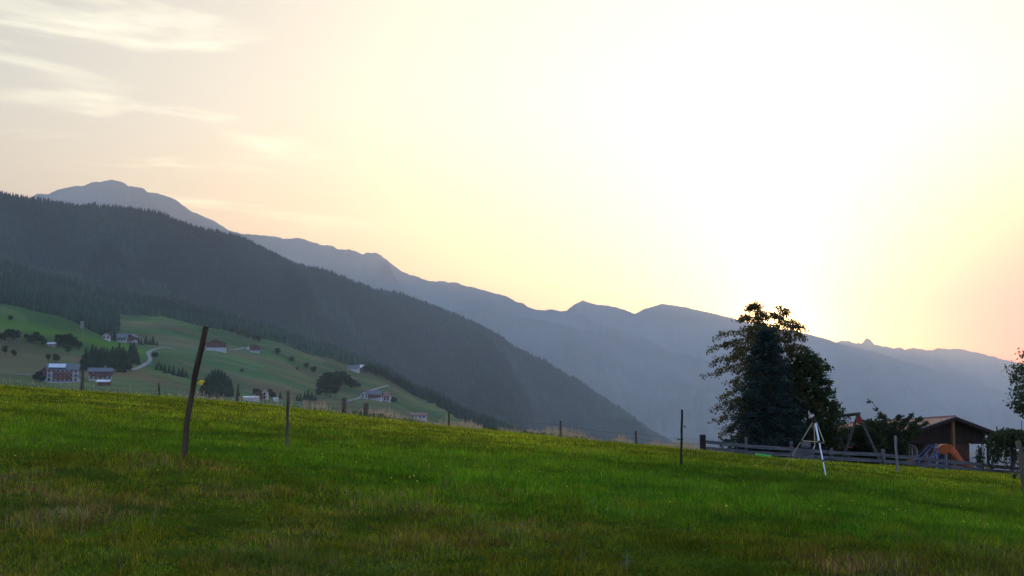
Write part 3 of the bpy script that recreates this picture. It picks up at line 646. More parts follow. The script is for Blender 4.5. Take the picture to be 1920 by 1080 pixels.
# ------------------------------------------------------------ meadow grass
_dd = np.geomspace(6, 78, 400)
def d_of(px, row):           # distance at which the meadow surface reaches a picture row
    x = np.array([xof(px, d) for d in _dd]); sl_ = (mz(x, _dd) - CAMZ) / _dd
    k = np.argmax(sl_ >= row_slope(row)) if (sl_ >= row_slope(row)).any() else len(_dd) - 1
    return float(_dd[k])
def on(px, row):
    d = d_of(px, row); return onmeadow(px, d)
ZA = [(-300, 835), (0, 842), (200, 853), (345, 866), (480, 882), (600, 905), (700, 928), (850, 945), (1000, 958), (1200, 976), (1400, 992), (1600, 1012), (1750, 1026), (1920, 1040), (2200, 1060)]
ZB = [(-300, 760), (0, 768), (200, 774), (400, 790), (600, 806), (800, 828), (1000, 842), (1200, 858), (1320, 868), (1500, 880), (1920, 905), (2200, 930)]
za = np.array([(a, d_of(a, b)) for a, b in ZA]); zb = np.array([(a, d_of(a, b)) for a, b in ZB])
def grass(name, n, d0, d1, pxr, hfun, wmin, wk, seed, label, simple=False, lim=None):
    r = np.random.default_rng(seed)
    d = np.exp(np.log(d0) + r.random(n) * np.log(d1 / d0)); px = pxr[0] + (pxr[1] - pxr[0]) * r.random(n)
    x = (px - 960) / F / math.cos(PITCH) * d * 0.9965
    # clumping: tufts pull blades together
    cl = 0.10 + 0.004 * d; wx_ = 1.3 * fbm(x * 1.7, d * 1.7, 2, 7) ; cl = 0.13; cxi = np.round((x * .8 + d * .6) / cl + wx_); cyi = np.round((d * .8 - x * .6) / cl + wx_)
    jx = (_hash(cxi, cyi, 3) - .5) * cl; jy = (_hash(cxi, cyi, 4) - .5) * cl
    pull = (0.40 if d1 < 30 else 0.0) * _hash(cxi, cyi, 5)
    ax_ = (cxi - wx_) * cl; ay_ = (cyi - wx_) * cl; x, d = x + (ax_ * .8 - ay_ * .6 + jx - x) * pull, d + (ax_ * .6 + ay_ * .8 + jy - d) * pull
    if lim is not None: k = d < np.interp(x / d, lim[0], lim[1]); x = x[k]; d = d[k]; px = px[k]; n = len(x)
    z = mz(x, d)
    wob = 1 + 0.16 * fbm(x * 0.6, d * 0.6, 4, 61)
    A = np.interp(px, za[:, 0], za[:, 1]) * wob; B = np.interp(px, zb[:, 0], zb[:, 1]) * (1 + 0.25 * fbm(x * 0.12, d * 0.12, 3, 62))
    dry = 1 / (1 + np.exp(np.clip((d - A) / (0.055 * A), -30, 30))); far = 1 / (1 + np.exp(np.clip((B - d) / (0.12 * B), -30, 30)))
    patch = fbm(x * 0.8 + 50, d * 0.5, 4, 71); big = fbm(x * 0.16, d * 0.10 + 7, 3, 81); fine = fbm(x * 3, d * 2.2, 2, 91)
    ts = 0.16 + 0.009 * d0; q1 = 2.2 * fbm(x * .9, d * .7, 3, 51); q2 = 2.2 * fbm(x * .8, d * .9, 3, 52); tx_ = np.floor((x * .83 + d * .35) / ts + q1); ty_ = np.floor((d * .62 - x * .4) / ts + q2)
    tuft = _hash(tx_, ty_, 17); tcol = _hash(tx_, ty_, 29)
    tall = np.clip(1 + 0.8 * patch + 0.8 * fine, 0.5, 1.7) * np.where(tuft > 0.86, 1.35, np.where(tuft < 0.25, 0.75, 1.0))
    h = hfun(r, n) * tall * (0.80 * dry + (1 - dry) * 1.15); h = h * (1 - 0.25 * far)
    w = np.maximum(wmin, wk * d) * (0.6 + 0.8 * r.random(n))
    green = np.array((0.078, 0.182, 0.007)); yel = np.array((0.205, 0.268, 0.010)); olive = np.array((0.125, 0.158, 0.008)); straw = np.array((0.21, 0.145, 0.06)); brown = np.array((0.100, 0.078, 0.026))
    c = green[None] * (1 - far[:, None]) + yel[None] * far[:, None]
    c = c * (1 - dry[:, None]) + olive[None] * dry[:, None]
    q = r.random(n); pdry = dry * np.clip(0.28 + 1.0 * patch, 0.05, .85) + (1 - dry) * 0.05 + far * 0.08 * (1 - dry)
    k = q < pdry * 0.62; c[k] = brown; k = (q >= pdry * .62) & (q < pdry); c[k] = straw
    k = (q > 0.93); c[k] = c[k] * (1.6, 1.4, 1.0); k = (q > 0.975); c[k] = c[k] * (1.5, 1.4, 1.3)  # a few random blades coloured brighter, as if lit from behind
    c *= 1.16 * (0.45 + 0.95 * r.random((n, 1))) * (np.clip(1.05 + 0.45 * big + 0.6 * patch, .6, 1.5) * (0.74 + 0.52 * tcol))[:, None]; c[:, 0] *= 0.85 + 0.5 * _hash(tx_, ty_, 37)
    # blue-green clover patches
    clv = np.clip((fbm(x * 0.9 + 11, d * 0.9, 3, 95) - 0.22) * 6, 0, 1) * (1 - 0.5 * far); c = c * (1 - clv[:, None] * .6) + np.array((0.045, 0.105, 0.010)) * clv[:, None] * .6
    a = r.random(n) * 2 * math.pi; ca = np.cos(a); sa = np.sin(a)
    lean = (0.15 + 0.55 * r.random(n) ** 1.5) * h; la = r.random(n) * 2 * math.pi; lx = np.cos(la) * lean; ly = np.sin(la) * lean
    base = np.stack([x, d, z - 0.01], -1); sv = np.stack([ca * w / 2, sa * w / 2, 0 * w], -1)
    if simple:
        tip = base + np.stack([lx, ly, h], -1); V = np.stack([base - sv, base + sv, tip], 1).reshape(-1, 3)
        return np_mesh(name, V, np.arange(3 * n), 3, M['blade'], np.repeat(c, 3, 0), kind='stuff', label=label, cat='grass')
    mid = base + np.stack([lx * .35, ly * .35, h * .62], -1); tip = base + np.stack([lx * 1.1, ly * 1.1, h], -1)
    V = np.stack([base - sv, base + sv, mid - sv * .8, mid + sv * .8, tip], 1).reshape(-1, 3)
    b = (np.arange(n) * 5)[:, None]
    f = np.concatenate([b + np.array([[0, 1, 3]]), b + np.array([[0, 3, 2]]), b + np.array([[2, 3, 4]])], 1).reshape(-1)
    return np_mesh(name, V, f, 3, M['blade'], np.repeat(c, 5, 0), kind='stuff', label=label, cat='grass')
grass('grass', 420000, 7.5, 24, (-260, 2180), lambda r, n: 0.038 + 0.060 * r.random(n) ** 1.5, 0.0045, 0.00042, 11, 'short mown grass, brown and olive in front, deep green behind it')
grass('grass', 480000, 22, 110, (-260, 2180), lambda r, n: 0.045 + 0.065 * r.random(n), 0.008, 0.00050, 12, 'bright green meadow grass reaching back to the fences', simple=True)

def stalks(name, n, pxr, dr, hr, mt, seed, label, w=0.018, heads=True):
    r = np.random.default_rng(seed); px = pxr[0] + (pxr[1] - pxr[0]) * r.random(n); d = dr[0] + (dr[1] - dr[0]) * r.random(n)
    x = (px - 960) / F / math.cos(PITCH) * d * .9965
    cl = np.clip(0.75 + 1.5 * fbm(x * 0.9, d * 0.3, 4, seed), 0.3, 1.25); dens = np.interp(px, [-200, 0, 560, 660, 760, 1330], [.02, .03, .08, .7, 1, 1]); k = r.random(n) < dens; x = x[k]; d = d[k]; cl = cl[k]; px = px[k]; n = len(x)
    z = mz(x, d); h = (hr[0] + (hr[1] - hr[0]) * r.random(n) ** 1.6) * cl * np.interp(px, [0, 500, 700, 1330], [.85, .85, 1.0, .95])
    lx = r.normal(0, .14, n) * h; ly = r.normal(0, .14, n) * h; b = np.stack([x, d, z - .02], -1); t = b + np.stack([lx, ly, h], -1)
    sv = np.zeros((n, 3)); sv[:, 0] = w / 2; hd = b + (t - b) * .72; hv = sv * 1.9
    V = np.stack([b - sv, b + sv, t, hd - hv * .6, hd + hv * .6, t + (t - hd) * .25], 1).reshape(-1, 3)
    bb = (np.arange(n) * 6)[:, None]; f = np.concatenate([bb + np.array([[0, 1, 2]]), bb + np.array([[3, 4, 5]])], 1).reshape(-1)
    np_mesh(name, V, f, 3, mt, kind='stuff', label=label, cat='dry grass')
stalks('dry_grass', 20000, (-200, 1345), (71.2, 75.5), (0.22, 0.66), M['straw_far'], 21, 'pale straw coloured dry grass standing along the wire fence', w=0.022)
M['weed'] = mat('fence_weeds', (0.05, 0.085, 0.02), 0.8, col2=(0.10, 0.13, 0.035), scale=2, transl=0.4)
stalks('weeds', 12000, (-200, 1345), (70.4, 74.8), (0.08, 0.34), M['weed'], 22, 'low green weeds under the straw grass by the wire fence', w=0.05)

def broad_leaves():      # clover and dandelion leaves lying between the blades
    r = np.random.default_rng(77); n = 16000; d = np.exp(np.log(8) + r.random(n) * np.log(4.2)); px = -200 + 2320 * r.random(n)
    x = (px - 960) / F / math.cos(PITCH) * d * .9965; k = fbm(x * 1.1, d * 1.1, 3, 201) + .25 * r.random(n) > .10; x = x[k]; d = d[k]; n = len(x)
    z = mz(x, d) + .02 + .05 * r.random(n); s = (.007 + .012 * r.random(n) ** 2); a = r.random(n) * 6.28; u = np.stack([np.cos(a), np.sin(a), .7 * r.normal(0, 1, n)], -1) * s[:, None]
    v = np.stack([-np.sin(a), np.cos(a), .5 * r.normal(0, 1, n)], -1) * (s * .5)[:, None]; P = np.stack([x, d, z], -1)
    V = np.stack([P - u, P - .3 * u + v, P + .5 * u + .9 * v, P + u, P + .5 * u - .9 * v, P - .3 * u - v], 1).reshape(-1, 3)
    c = np.array((.062, .120, .008)) * (.5 + .9 * r.random((n, 1))); c[:, 2] += .01 * r.random(n)
    np_mesh('clover', V, np.arange(6 * n), 6, M['blade'], np.repeat(c, 6, 0), kind='stuff', label='clover and dandelion leaves between the near grass blades', cat='ground cover')
broad_leaves()
# small flowers: yellow heads scattered in the green band, counted loosely
def flowers():
    r = np.random.default_rng(5); n = 150; px = r.random(n) * 1920; d = np.exp(np.log(14) + r.random(n) * np.log(5)); V = []; Fc = []
    x = (px - 960) / F / math.cos(PITCH) * d * .9965; z = mz(x, d)
    for i in range(n):
        s = 0.007 + 0.00012 * d[i]; c = np.array([x[i], d[i], z[i] + .12]); b = len(V)
        for k in range(6): V.append(c + s * np.array([math.cos(k * 1.047), math.sin(k * 1.047) * .7, math.sin(k * 1.047) * .7]))
        Fc.append([b + k for k in range(6)])
    np_mesh('wildflowers', np.array(V), np.array(Fc).ravel(), 6, M['flower'], kind='stuff', label='tiny yellow wildflowers dotted through the green grass', cat='wildflowers')
flowers()
# one brighter flower by the tripod
p = on(1414, 888); g = empty('yellow_flower', p, 0, label='single orange yellow flower in the grass left of the tripod', cat='flower')
MB().tube([(0, 0, 0), (.01, 0, .10), (0, 0, .17)], .006, 5).build('stem', M['weed'], g)
mb = MB()
for k in range(9):
    a = k * .698; mb.add([(0, 0, .17), (.05 * math.cos(a - .25), .05 * math.sin(a - .25), .19), (.075 * math.cos(a), .075 * math.sin(a), .18), (.05 * math.cos(a + .25), .05 * math.sin(a + .25), .19)], [(0, 1, 2, 3)])
mb.build('petals', M['flower'], g)
# dead stalks in the grass
for px, r0, r1, lx, lab in [(922, 916, 880, 0, 'brown dead stalk standing in the middle of the green grass'), (958, 897, 872, 0, 'shorter brown dead stalk right of the first one'), (833, 930, 893, 1, 'straw coloured stalk left of the two brown stalks'),
                            (384, 890, 864, 20, 'slanting dead stalk beside the foot of the leaning post'), (155, 1022, 966, 2, 'straw stalk standing in the dark grass at lower left'), (218, 1015, 985, 1, 'pale short stalk right of the lower left straw stalk'),
                            (291, 1000, 935, 2, 'thin straw stalk in the olive grass below the leaning post'), (1085, 1062, 1020, 5, 'bent straw stalk near the lower middle edge')]:
    p = on(px, r0); d = p.y; t = at(px + lx, r1, d) ; q = t - p
    MB().tube([(0, 0, -.03), q * .33 + Vector((.006, 0, 0)), q * .66 + Vector((.004, .01, 0)), q], [.004, .004, .007, .002], 6).build('dead_stalk', M['stalk'] if 'straw' in lab or 'pale' in lab else M['post_brown'], label=lab, cat='stalk').location = p
# pale dead twig at the lower right
p = on(1172, 1076)
g = MB(); R_ = random.Random(3)
g.tube([(0, 0, -.03), (.01, 0, .07), (0, .01, .16)], [.003, .0025, .0015], 5)
for k in range(6):
    a = R_.uniform(0, 6.28); z0 = R_.uniform(.01, .10); l = R_.uniform(.06, .15)
    g.tube([(0, 0, z0), (math.cos(a) * l * .6, math.sin(a) * l * .4, z0 + .04), (math.cos(a) * l, math.sin(a) * l * .6, z0 + R_.uniform(.0, .08))], [.002, .0016, .0008], 4)
g.build('dead_twig', M['twig'], label='small bleached branching twig in the grass at the bottom edge', cat='twig').location = p

# ------------------------------------------------------------ posts
def post(name, base, top, d, wpx, mt, label, cat='fence post', bend=0.0, n=9, tap=0.9, group=None, parent_make=True, dtop=0):
    p = onmeadow(base[0], d); t = at(top[0], top[1], d + dtop); q = t - p; r = wpx / F * d / 2
    o = empty(name, p, 0, label=label, cat=cat, group=group)
    pts = [(0, 0, -.15)]; rad = [r * 1.02]
    for i in range(1, 9):
        s = i / 8; pts.append((q.x * s + bend * math.sin(s * math.pi) + r * .12 * math.sin(i * 2.1), q.y * s, q.z * s)); rad.append(r * (1 - (1 - tap) * s) * (1 + .05 * math.sin(i * 2.7)))
    MB().tube(pts, rad, n, wob=.05).build('stake', M[mt], o)
    return o, q, r
o, q, r = post('fence_post', (347, 866), (387, 612), 17, 11, 'post_brown', 'tall leaning brown stake with a yellow insulator, in front on the left', bend=-.035, tap=1.0)
def insul(o, c, s, mt, name='insulator'):
    c = Vector(c); mb = MB(); mb.lathe([(0, -s), (s * .55, -s * .9), (s * .7, -s * .3), (s * .45, 0), (s * .75, s * .35), (s * .55, s), (0, s * 1.05)], c, 12); mb.tube([c - Vector((s * 1.6, 0, 0)), c], s * .25, 6)
    mb.tube([c + Vector((s * .5, 0, s * .1)), c + Vector((s * 1.15, 0, s * .55)), c + Vector((s * .8, 0, s * 1.0))], s * .3, 6)
    return mb.build(name, M[mt], o, smooth=True)
insul(o, at(377, 718, 16.95) - o.location, .032, 'yellow')
o, q, r = post('fence_post', (540, 839), (540.5, 733), 29, 6, 'post', 'slim grey brown stake standing alone left of the two stubs', tap=.95)
MB().tube([(q.x * .62, -r * .8, q.z * .62), (q.x * .62, -r * 2, q.z * .62)], .012, 6).build('nail', M['iron'], o)
o, q, r = post('fence_post', (1275, 871), (1279, 768), 33, 4.6, 'iron', 'thin black stake with a red insulator left of the board fence', tap=.9)
insul(o, at(1284, 800, 32.95) - o.location, .024, 'red')
mb = MB(); c = at(1276.5, 824, 32.95) - o.location; mb.beam(c - Vector((.09, 0, 0)), c + Vector((.06, 0, .01)), .02, .02); mb.build('clamp', M['iron'], o)
o, q, r = post('fence_post', (1922, 1012), (1909, 827), 18, 12, 'post', 'weathered stake at the right edge of the picture with a black insulator', tap=.9, bend=.01)
insul(o, at(1902, 893, 17.9) - o.location, .032, 'black'); MB().box(at(1908, 844, 17.9) - o.location, (.022, .03, .022)).build('tag', M['curtain'], o, bevel=.003)
o, q, r = post('fence_post', (1678.5, 883), (1678.5, 817), 46, 5, 'post_pale', 'pale grey square stake in front of the board fence near the garden hut', tap=1)
o, q, r = post('fence_post', (647, 779), (645, 746), 66, 9, 'post', 'thick grey stub post with pale foot, left of the pair', tap=.95)
o, q, r = post('fence_post', (687, 783), (686, 756), 65, 9.5, 'post', 'thick dark stub post, right of the pair', tap=1.0)
# the far wire fence: posts and wires are its parts
WD = 70.5
fo = empty('wire_fence', onmeadow(842, WD), 0, label='wire fence with thin wooden posts along the far edge of the meadow', cat='wire fence')
FP = [(-60, -60, 676, 6), (155, 155, 691, 7), (301, 297, 718, 4), (445, 447, 720, 5), (842, 842, 770, 4.4), (1051, 1051, 789, 4.2), (1192, 1192, 808, 4.6)]
for px, tx, tr, w in FP:
    p = onmeadow(px, WD); t = at(tx, tr, WD); q = t - p; r = w / F * WD / 2; l = p - fo.location
    MB().tube([l + Vector((0, 0, -.2)), l + q * .4, l + q * .8, l + q], [r, r * .97, r * .9, r * .86], 8, wob=.06).build('post', M['post'], fo)
wl = [-200, -60, 155, 301, 445, 566, 645, 686, 842, 1051, 1192, 1316]
for hgt in (0.80, 0.55, 0.30):
    pts = []
    for a, b in zip(wl[:-1], wl[1:]):
        for k in range(6):
            t = k / 6; px = a + (b - a) * t; p = onmeadow(px, WD); pts.append(p + Vector((0, -.06, hgt - .10 * math.sin(t * math.pi))) - fo.location)
    p = onmeadow(1316, WD); pts.append(p + Vector((0, 0, hgt)) - fo.location)
    MB().tube(pts, .0055, 4).build('wire', M['wire'], fo)

# ------------------------------------------------------------ board fence on the right
FD = 70
fo = empty('board_fence', onmeadow(1317, FD), 0, label='grey wooden board fence from the dark gatepost to the weeping tree', cat='fence')
org = fo.location.copy()
def fpost(px, top, w, mt='rail', dep=.12):
    p = onmeadow(px, FD); t = at(px, top, FD); wm = w / F * FD
    MB().box((p.x - org.x, p.y - org.y, (t.z + p.z - .3) / 2 - org.z), (wm, dep, t.z - p.z + .3)).build('post', M[mt], fo, bevel=.012)
def fdist(px): return FD - .10
def rail(p0, r0, p1, r1, h=6.0, off=0.09):
    a = at(p0, r0, FD - off) - org; b = at(p1, r1, FD - off) - org
    MB().beam(a, b, .045, h / F * FD).build('rail', M['rail'], fo, bevel=.006)
fpost(1316, 815, 10.5, 'dark_wood', .22); fpost(1397, 819, 4.5); fpost(1481, 828, 5.5); fpost(1556, 840, 5); fpost(1652, 842, 7); fpost(1733, 849, 5); fpost(1836, 868, 5.5); fpost(1925, 872, 5)
R0 = [(1321, 828), (1397, 836), (1481, 842), (1556, 848), (1652, 853), (1733, 861), (1836, 871), (1925, 881)]
R1 = [(1321, 840), (1397, 847.5), (1481, 853), (1556, 858.5), (1652, 864.5), (1733, 871), (1836, 880), (1925, 889)]
R2_ = [(1321, 850.5), (1397, 857.5), (1481, 862.5), (1556, 866.5)]
for R_l in (R0, R1, R2_):
    for i in range(len(R_l) - 1):
        j = 0.6 * math.sin(i * 2.3); rail(R_l[i][0] - 2, R_l[i][1] + j, R_l[i + 1][0] + 2, R_l[i + 1][1] - j * .5, h=6.4 if R_l is not R2_ else 7.5, off=.085 + .05 * (i % 2))
for k in range(5): rail(1484, 845.5 + k * 4.9, 1527, 847.5 + k * 4.9, h=4.4, off=.21)
mb = MB(); a = at(1502, 833, FD - .2) - org; b = at(1520, 834, FD - .2) - org; mb.beam(a, b, .04, 12 / F * FD); mb.build('board', M['rail'], fo, bevel=.01)
for k, (px, rw) in enumerate([(1655, 858), (1664, 868)]):
    pass
a = at(1655, 850, FD - .25) - org; b = at(1662, 873, FD - .25) - org; MB().beam(a, b, .05, .10, up=(1, 0, 0)).build('brace', M['rail'], fo)
# green plastic tub lying against the fence
a = at(1416, 852.5, 69.4); b = at(1447, 856.5, 69.4); c = (a + b) / 2; g = empty('plastic_sled', c, 0, label='bright green plastic sled lying against the board fence', cat='sled')
d_ = (b - a); mb = MB(); mb.beam(-d_ / 2, d_ / 2, .28, .10); mb.build('tray', M['green_plastic'], g, bevel=.045)
mb = MB(); mb.beam(-d_ / 2 * .9 + Vector((0, 0, .06)), d_ / 2 * .9 + Vector((0, 0, .06)), .32, .03); mb.build('rim', M['green_plastic'], g, bevel=.012)

# ------------------------------------------------------------ camera tripod standing in the meadow
TD = 40
apex = at(1527, 793, TD); base = onmeadow(1527, TD); tr = empty('tripod', base, 0, label='empty aluminium tripod standing open in the meadow', cat='tripod')
def leg(foot, knee, lock, mt1, mt2, wt, offx):
    a = at(1527 + offx, 792, TD) - base; f_ = foot - base; f_.z -= .02; k = a.lerp(f_, knee); l = a.lerp(f_, lock)
    lg = MB().tube([a, k], [wt, wt * .92], 8).build('leg', M[mt1], tr)
    MB().tube([k, l], wt * .70, 8).tube([l, f_], wt * .52, 8).build('leg_extension', M[mt2], lg)
    dn = (f_ - a).normalized()
    MB().tube([k - dn * .03, k + dn * .035], wt * 1.25, 8).tube([l - dn * .02, l + dn * .03], wt * 1.0, 8).build('leg_lock', M['black'], lg)
    MB().tube([f_ - dn * .04, f_], [wt * .6, wt * .75], 8).build('foot', M['black'], lg)
    return k
fl = onmeadow(1464, 40.6); ff_ = onmeadow(1545, 39.2); fr_ = onmeadow(1566, 39.8)
k1 = leg(fl, .37, .69, 'brass', 'brass', .019, -3); k2 = leg(ff_, .36, .70, 'alu', 'alu', .029, 1.5); k3 = leg(fr_, .38, .72, 'brass', 'iron', .014, 4)
cb = at(1528, 828, TD) - base; ct = at(1527, 792, TD) - base
MB().tube([ct + Vector((0, .03, 0)), cb + Vector((0, .03, -.12))], .014, 8).build('centre_column', M['brass'], tr)
sp = MB()
for k in (k1, k2, k3): sp.beam(cb + Vector((0, .03, 0)), k, .02, .02)
sp.build('spreader', M['brass'], tr)
hd = MB(); hd.lathe([(0, -.03), (.05, -.025), (.055, .03), (.028, .05), (.028, .085), (.045, .09), (.045, .105), (0, .106)], ct, 14); hd.box(ct + Vector((-.045, 0, .015)), (.04, .05, .05)); hd.tube([ct + Vector((0, -.02, .09)), ct + Vector((.01, -.02, .17))], .008, 6)
hd.build('head', M['black'], tr)
MB().tube([cb + Vector((0, .03, -.12)), cb + Vector((-.04, .03, -.2))], .012, 6).build('hook', M['alu'], tr)

# ------------------------------------------------------------ swing set
SDp = 75
def sw(px, row, d): return at(px, row, d)
o_ = Vector(onmeadow(1600, 76)); sg = empty('swing_set', o_, 0, label='wooden A frame swing set with red corner plates behind the board fence', cat='swing set')
A1 = at(1609, 776, 75); B1 = at(1556, 782, 79)
for (apx, feet) in ((A1, ((1571, 75.6), (1653, 74.6))), (B1, ((1524, 79.6), (1597, 78.6)))):
    for px, d in feet:
        f_ = onmeadow(px, d); f_.z -= .1; u = (apx - f_).normalized(); MB().tube([f_ - o_, apx + u * .05 - o_], [.075, .07], 10).build('leg', M['swing'], sg)
    f0 = onmeadow(*feet[0]); f1 = onmeadow(*feet[1]); k = .16
    p0 = apx.lerp(f0, k); p1 = apx.lerp(f1, k); mb = MB(); off = Vector((0, -.10, 0)); q = [apx + off - Vector((0, 0, .04)) - o_, p0 + off - o_, p1 + off - o_]; q2 = [v + Vector((0, .03, 0)) for v in q]
    mb.add(q + q2, [(0, 1, 2), (5, 4, 3), (0, 3, 4, 1), (1, 4, 5, 2), (2, 5, 3, 0)]); mb.build('corner_plate', M['red'], sg)
e = (A1 - B1).normalized(); MB().tube([B1 - e * .15 - o_, A1 + e * .15 - o_], .085, 10).build('crossbeam', M['swing'], sg)
for t in (.3, .7):
    c = B1.lerp(A1, t) - o_; s_ = c - Vector((0, 0, 1.75)); 
    seat = MB().box(s_, (.42, .18, .04), Matrix.Rotation(math.atan2(e.y, e.x), 3, 'Z')).build('swing_seat', M['red'], sg, bevel=.01)
    MB().tube([c - e * .2, s_ - e * .2], .012, 5).tube([c + e * .2, s_ + e * .2], .012, 5).build('rope', M['wire'], seat)

# ------------------------------------------------------------ garden hut
fv = Vector((.82, .57, 0)).normalized(); bv = Vector((-fv.y, fv.x, 0))
FLc = at(1707, 815.5, 90)
def spx(px, b):      # distance along the front for a wanted bearing
    r = (px - 960) / F / math.cos(PITCH) * .9965; return (r * (FLc.y + bv.y * b) - FLc.x - bv.x * b) / (fv.x - fv.y * r)
lat = spx(1862, 0)
FRc = FLc + fv * lat; FRc.z = at(1862, 816, FRc.y).z
PK = FLc + fv * (lat / 2 + .1); PK.z = at(1788, 787, PK.y).z
ho = Vector((PK.x, PK.y, float(mz([PK.x], [PK.y])[0]) - .25)); gz = ho.z
hut = empty('garden_hut', ho, 0, label='brown timber garden hut with clay tile gable roof and open porch', cat='hut')
def loc(v): return Vector(v) - ho
RL = 9.0; tz = Vector((0, 0, .16)); drop = Vector((0, 0, -.42))
def slab(a, b, name, mt, par, t=.14, wave=False):
    """roof slope between eave point a and ridge point b"""
    mb = MB(); 
    if not wave:
        pts = [a, b, b + bv * RL + drop, a + bv * RL]; up = [p + Vector((0, 0, t)) for p in pts]
        mb.add([loc(p) for p in pts + up], [(0, 1, 2, 3), (7, 6, 5, 4), (0, 4, 5, 1), (1, 5, 6, 2), (2, 6, 7, 3), (3, 7, 4, 0)])
    else:   # pantiles: courses that step down the slope and ripple along it
        rows_, cols_ = 15, 120; vs = []; fs = []
        for i in range(rows_):
            for e_ in (0, 1):
                s = (i + e_) / rows_
                for j in range(cols_ + 1):
                    u = j / cols_; P = (a + bv * RL * u).lerp(b + (bv * RL + drop) * u, s)
                    vs.append(loc(P + Vector((0, 0, t + .03 * (1 - e_) + .03 * abs(math.sin(j * math.pi / 2 + .4))))))
        w = cols_ + 1
        for i in range(rows_ * 2 - 1):
            for j in range(cols_): fs.append((i * w + j, i * w + j + 1, (i + 1) * w + j + 1, (i + 1) * w + j))
        mb.add(vs, fs)
    return mb.build(name, M[mt], par)
pitchv = (PK - FLc)
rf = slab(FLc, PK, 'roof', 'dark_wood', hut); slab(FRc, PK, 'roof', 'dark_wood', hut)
slab(FLc, PK, 'tiles', 'tile', rf, .16, True); slab(FRc, PK, 'tiles', 'tile', rf, .16, True)
MB().tube([loc(PK + Vector((0, 0, .2)) - bv * .05), loc(PK + bv * RL + drop + Vector((0, 0, .2)))], .10, 8).build('ridge_cap', M['red_roof'], rf)
mb = MB(); 
for E_ in (FLc, FRc): mb.beam(loc(E_ - bv * .04 + Vector((0, 0, .10))), loc(PK - bv * .04 + Vector((0, 0, .10))), .05, .22)
mb.build('barge_board', M['dark_wood'], rf)
MB().beam(loc(FLc - bv * .07 + Vector((0, 0, .22))), loc(PK - bv * .07 + Vector((0, 0, .22))), .03, .05).build('flashing', M['concrete'], rf)
for i in range(9):   # rafter ends along the left eave
    pass
def inl(s, b, z): return FLc + fv * s + bv * b + Vector((0, 0, z - FLc.z))     # s along the front, b back, z absolute
wl0, wl1 = spx(1727, .9), spx(1811, .9) + .45; ez = at(1750, 832, 92).z
slope = (PK.z - FLc.z) / (lat / 2)
def under(s): return FLc.z + slope * min(s, lat - s) - .03
def wallpoly(ss, zs, b, name, mt, th=.12):
    pts = [inl(s, b, z) for s, z in zip(ss, zs)]; back = [p + bv * th for p in pts]; n = len(pts)
    mb = MB(); mb.add([loc(p) for p in pts + back], [tuple(range(n)), tuple(reversed(range(n, 2 * n)))] + [(i, i + n, (i + 1) % n + n, (i + 1) % n) for i in range(n)]); return mb.build(name, M[mt], hut)
d0, d1 = spx(1747.5, .9), spx(1765.5, .9)
dz = at(1756, 829, 92).z
fb = .9
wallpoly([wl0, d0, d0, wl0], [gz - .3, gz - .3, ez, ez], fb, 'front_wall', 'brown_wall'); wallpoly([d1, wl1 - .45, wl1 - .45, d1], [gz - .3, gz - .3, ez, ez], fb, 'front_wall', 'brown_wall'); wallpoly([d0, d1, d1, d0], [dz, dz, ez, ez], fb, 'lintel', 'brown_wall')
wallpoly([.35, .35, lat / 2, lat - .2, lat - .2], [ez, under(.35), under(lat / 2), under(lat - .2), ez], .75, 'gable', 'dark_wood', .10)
# side walls
def side(s, b0, b1, name='side_wall', z1=None):
    a = inl(s, b0, gz - .3); b = inl(s, b1, gz - .3); z1 = z1 or under(s); h = z1 - gz + .3
    MB().beam(loc(a + Vector((0, 0, h / 2))), loc(b + Vector((0, 0, h / 2))), .1, h).build(name, M['brown_wall'], hut)
side(wl0 + .05, fb + .12, 7.8); side(wl1 - .5, fb + .12, 7.8, z1=ez)
wallpoly([wl0, wl1 - .45, wl1 - .45, wl0], [gz - .3, gz - .3, ez, ez], 7.8, 'rear_wall', 'brown_wall')
# door with grey frame
dr = wallpoly([d0 + .08, d1 - .08, d1 - .08, d0 + .08], [gz, gz, dz - .08, dz - .08], fb + .06, 'door', 'dark_wood', .05)
mb = MB()
for a_, b_ in (((d0, gz), (d0, dz + .09)), ((d1, gz), (d1, dz + .09)), ((d0 - .09, dz), (d1 + .09, dz))): mb.beam(loc(inl(a_[0], fb - .04, a_[1])), loc(inl(b_[0], fb - .04, b_[1])), .10, .18, up=tuple(fv) if a_[0] == b_[0] else (0, 0, 1))
mb.build('door_frame', M['frame'], hut)
MB().box(loc(inl(d1 - .18, fb + .02, gz + 1.0)), (.03, .05, .14)).build('handle', M['wire'], dr)
# arched window on the side wall
nrm = -fv
wc_b = 2.0; zc_ = at(1710, 857, 92).z; zt = at(1710, 833, 92).z; ww = .62; side_s = wl0 - .02
def arch(w_, z0, z1, s, inset=0):
    pts = [(wc_b - w_, z0), (wc_b + w_, z0)]; r_ = w_; zc2 = z1 - r_ * .75
    for k in range(9): a = math.pi * k / 8; pts.append((wc_b + w_ * math.cos(a), zc2 + r_ * .75 * math.sin(a)))
    return [loc(inl(s, b, z)) for b, z in pts]
outer = arch(ww, zc_, zt, side_s - .05); outer2 = arch(ww, zc_, zt, side_s + .02); inner = arch(ww - .10, zc_ + .08, zt - .09, side_s - .05)
mb = MB(); n = len(outer); mb.add(outer + inner + outer2, [(i, (i + 1) % n, n + (i + 1) % n, n + i) for i in range(n)] + [(i, 2 * n + i, 2 * n + (i + 1) % n, (i + 1) % n) for i in range(n)])
win = mb.build('window', M['frame'], hut)
gl = arch(ww - .10, zc_ + .08, zt - .09, side_s - .02); MB().add(gl, [tuple(range(n))]).build('pane', M['glass'], win)
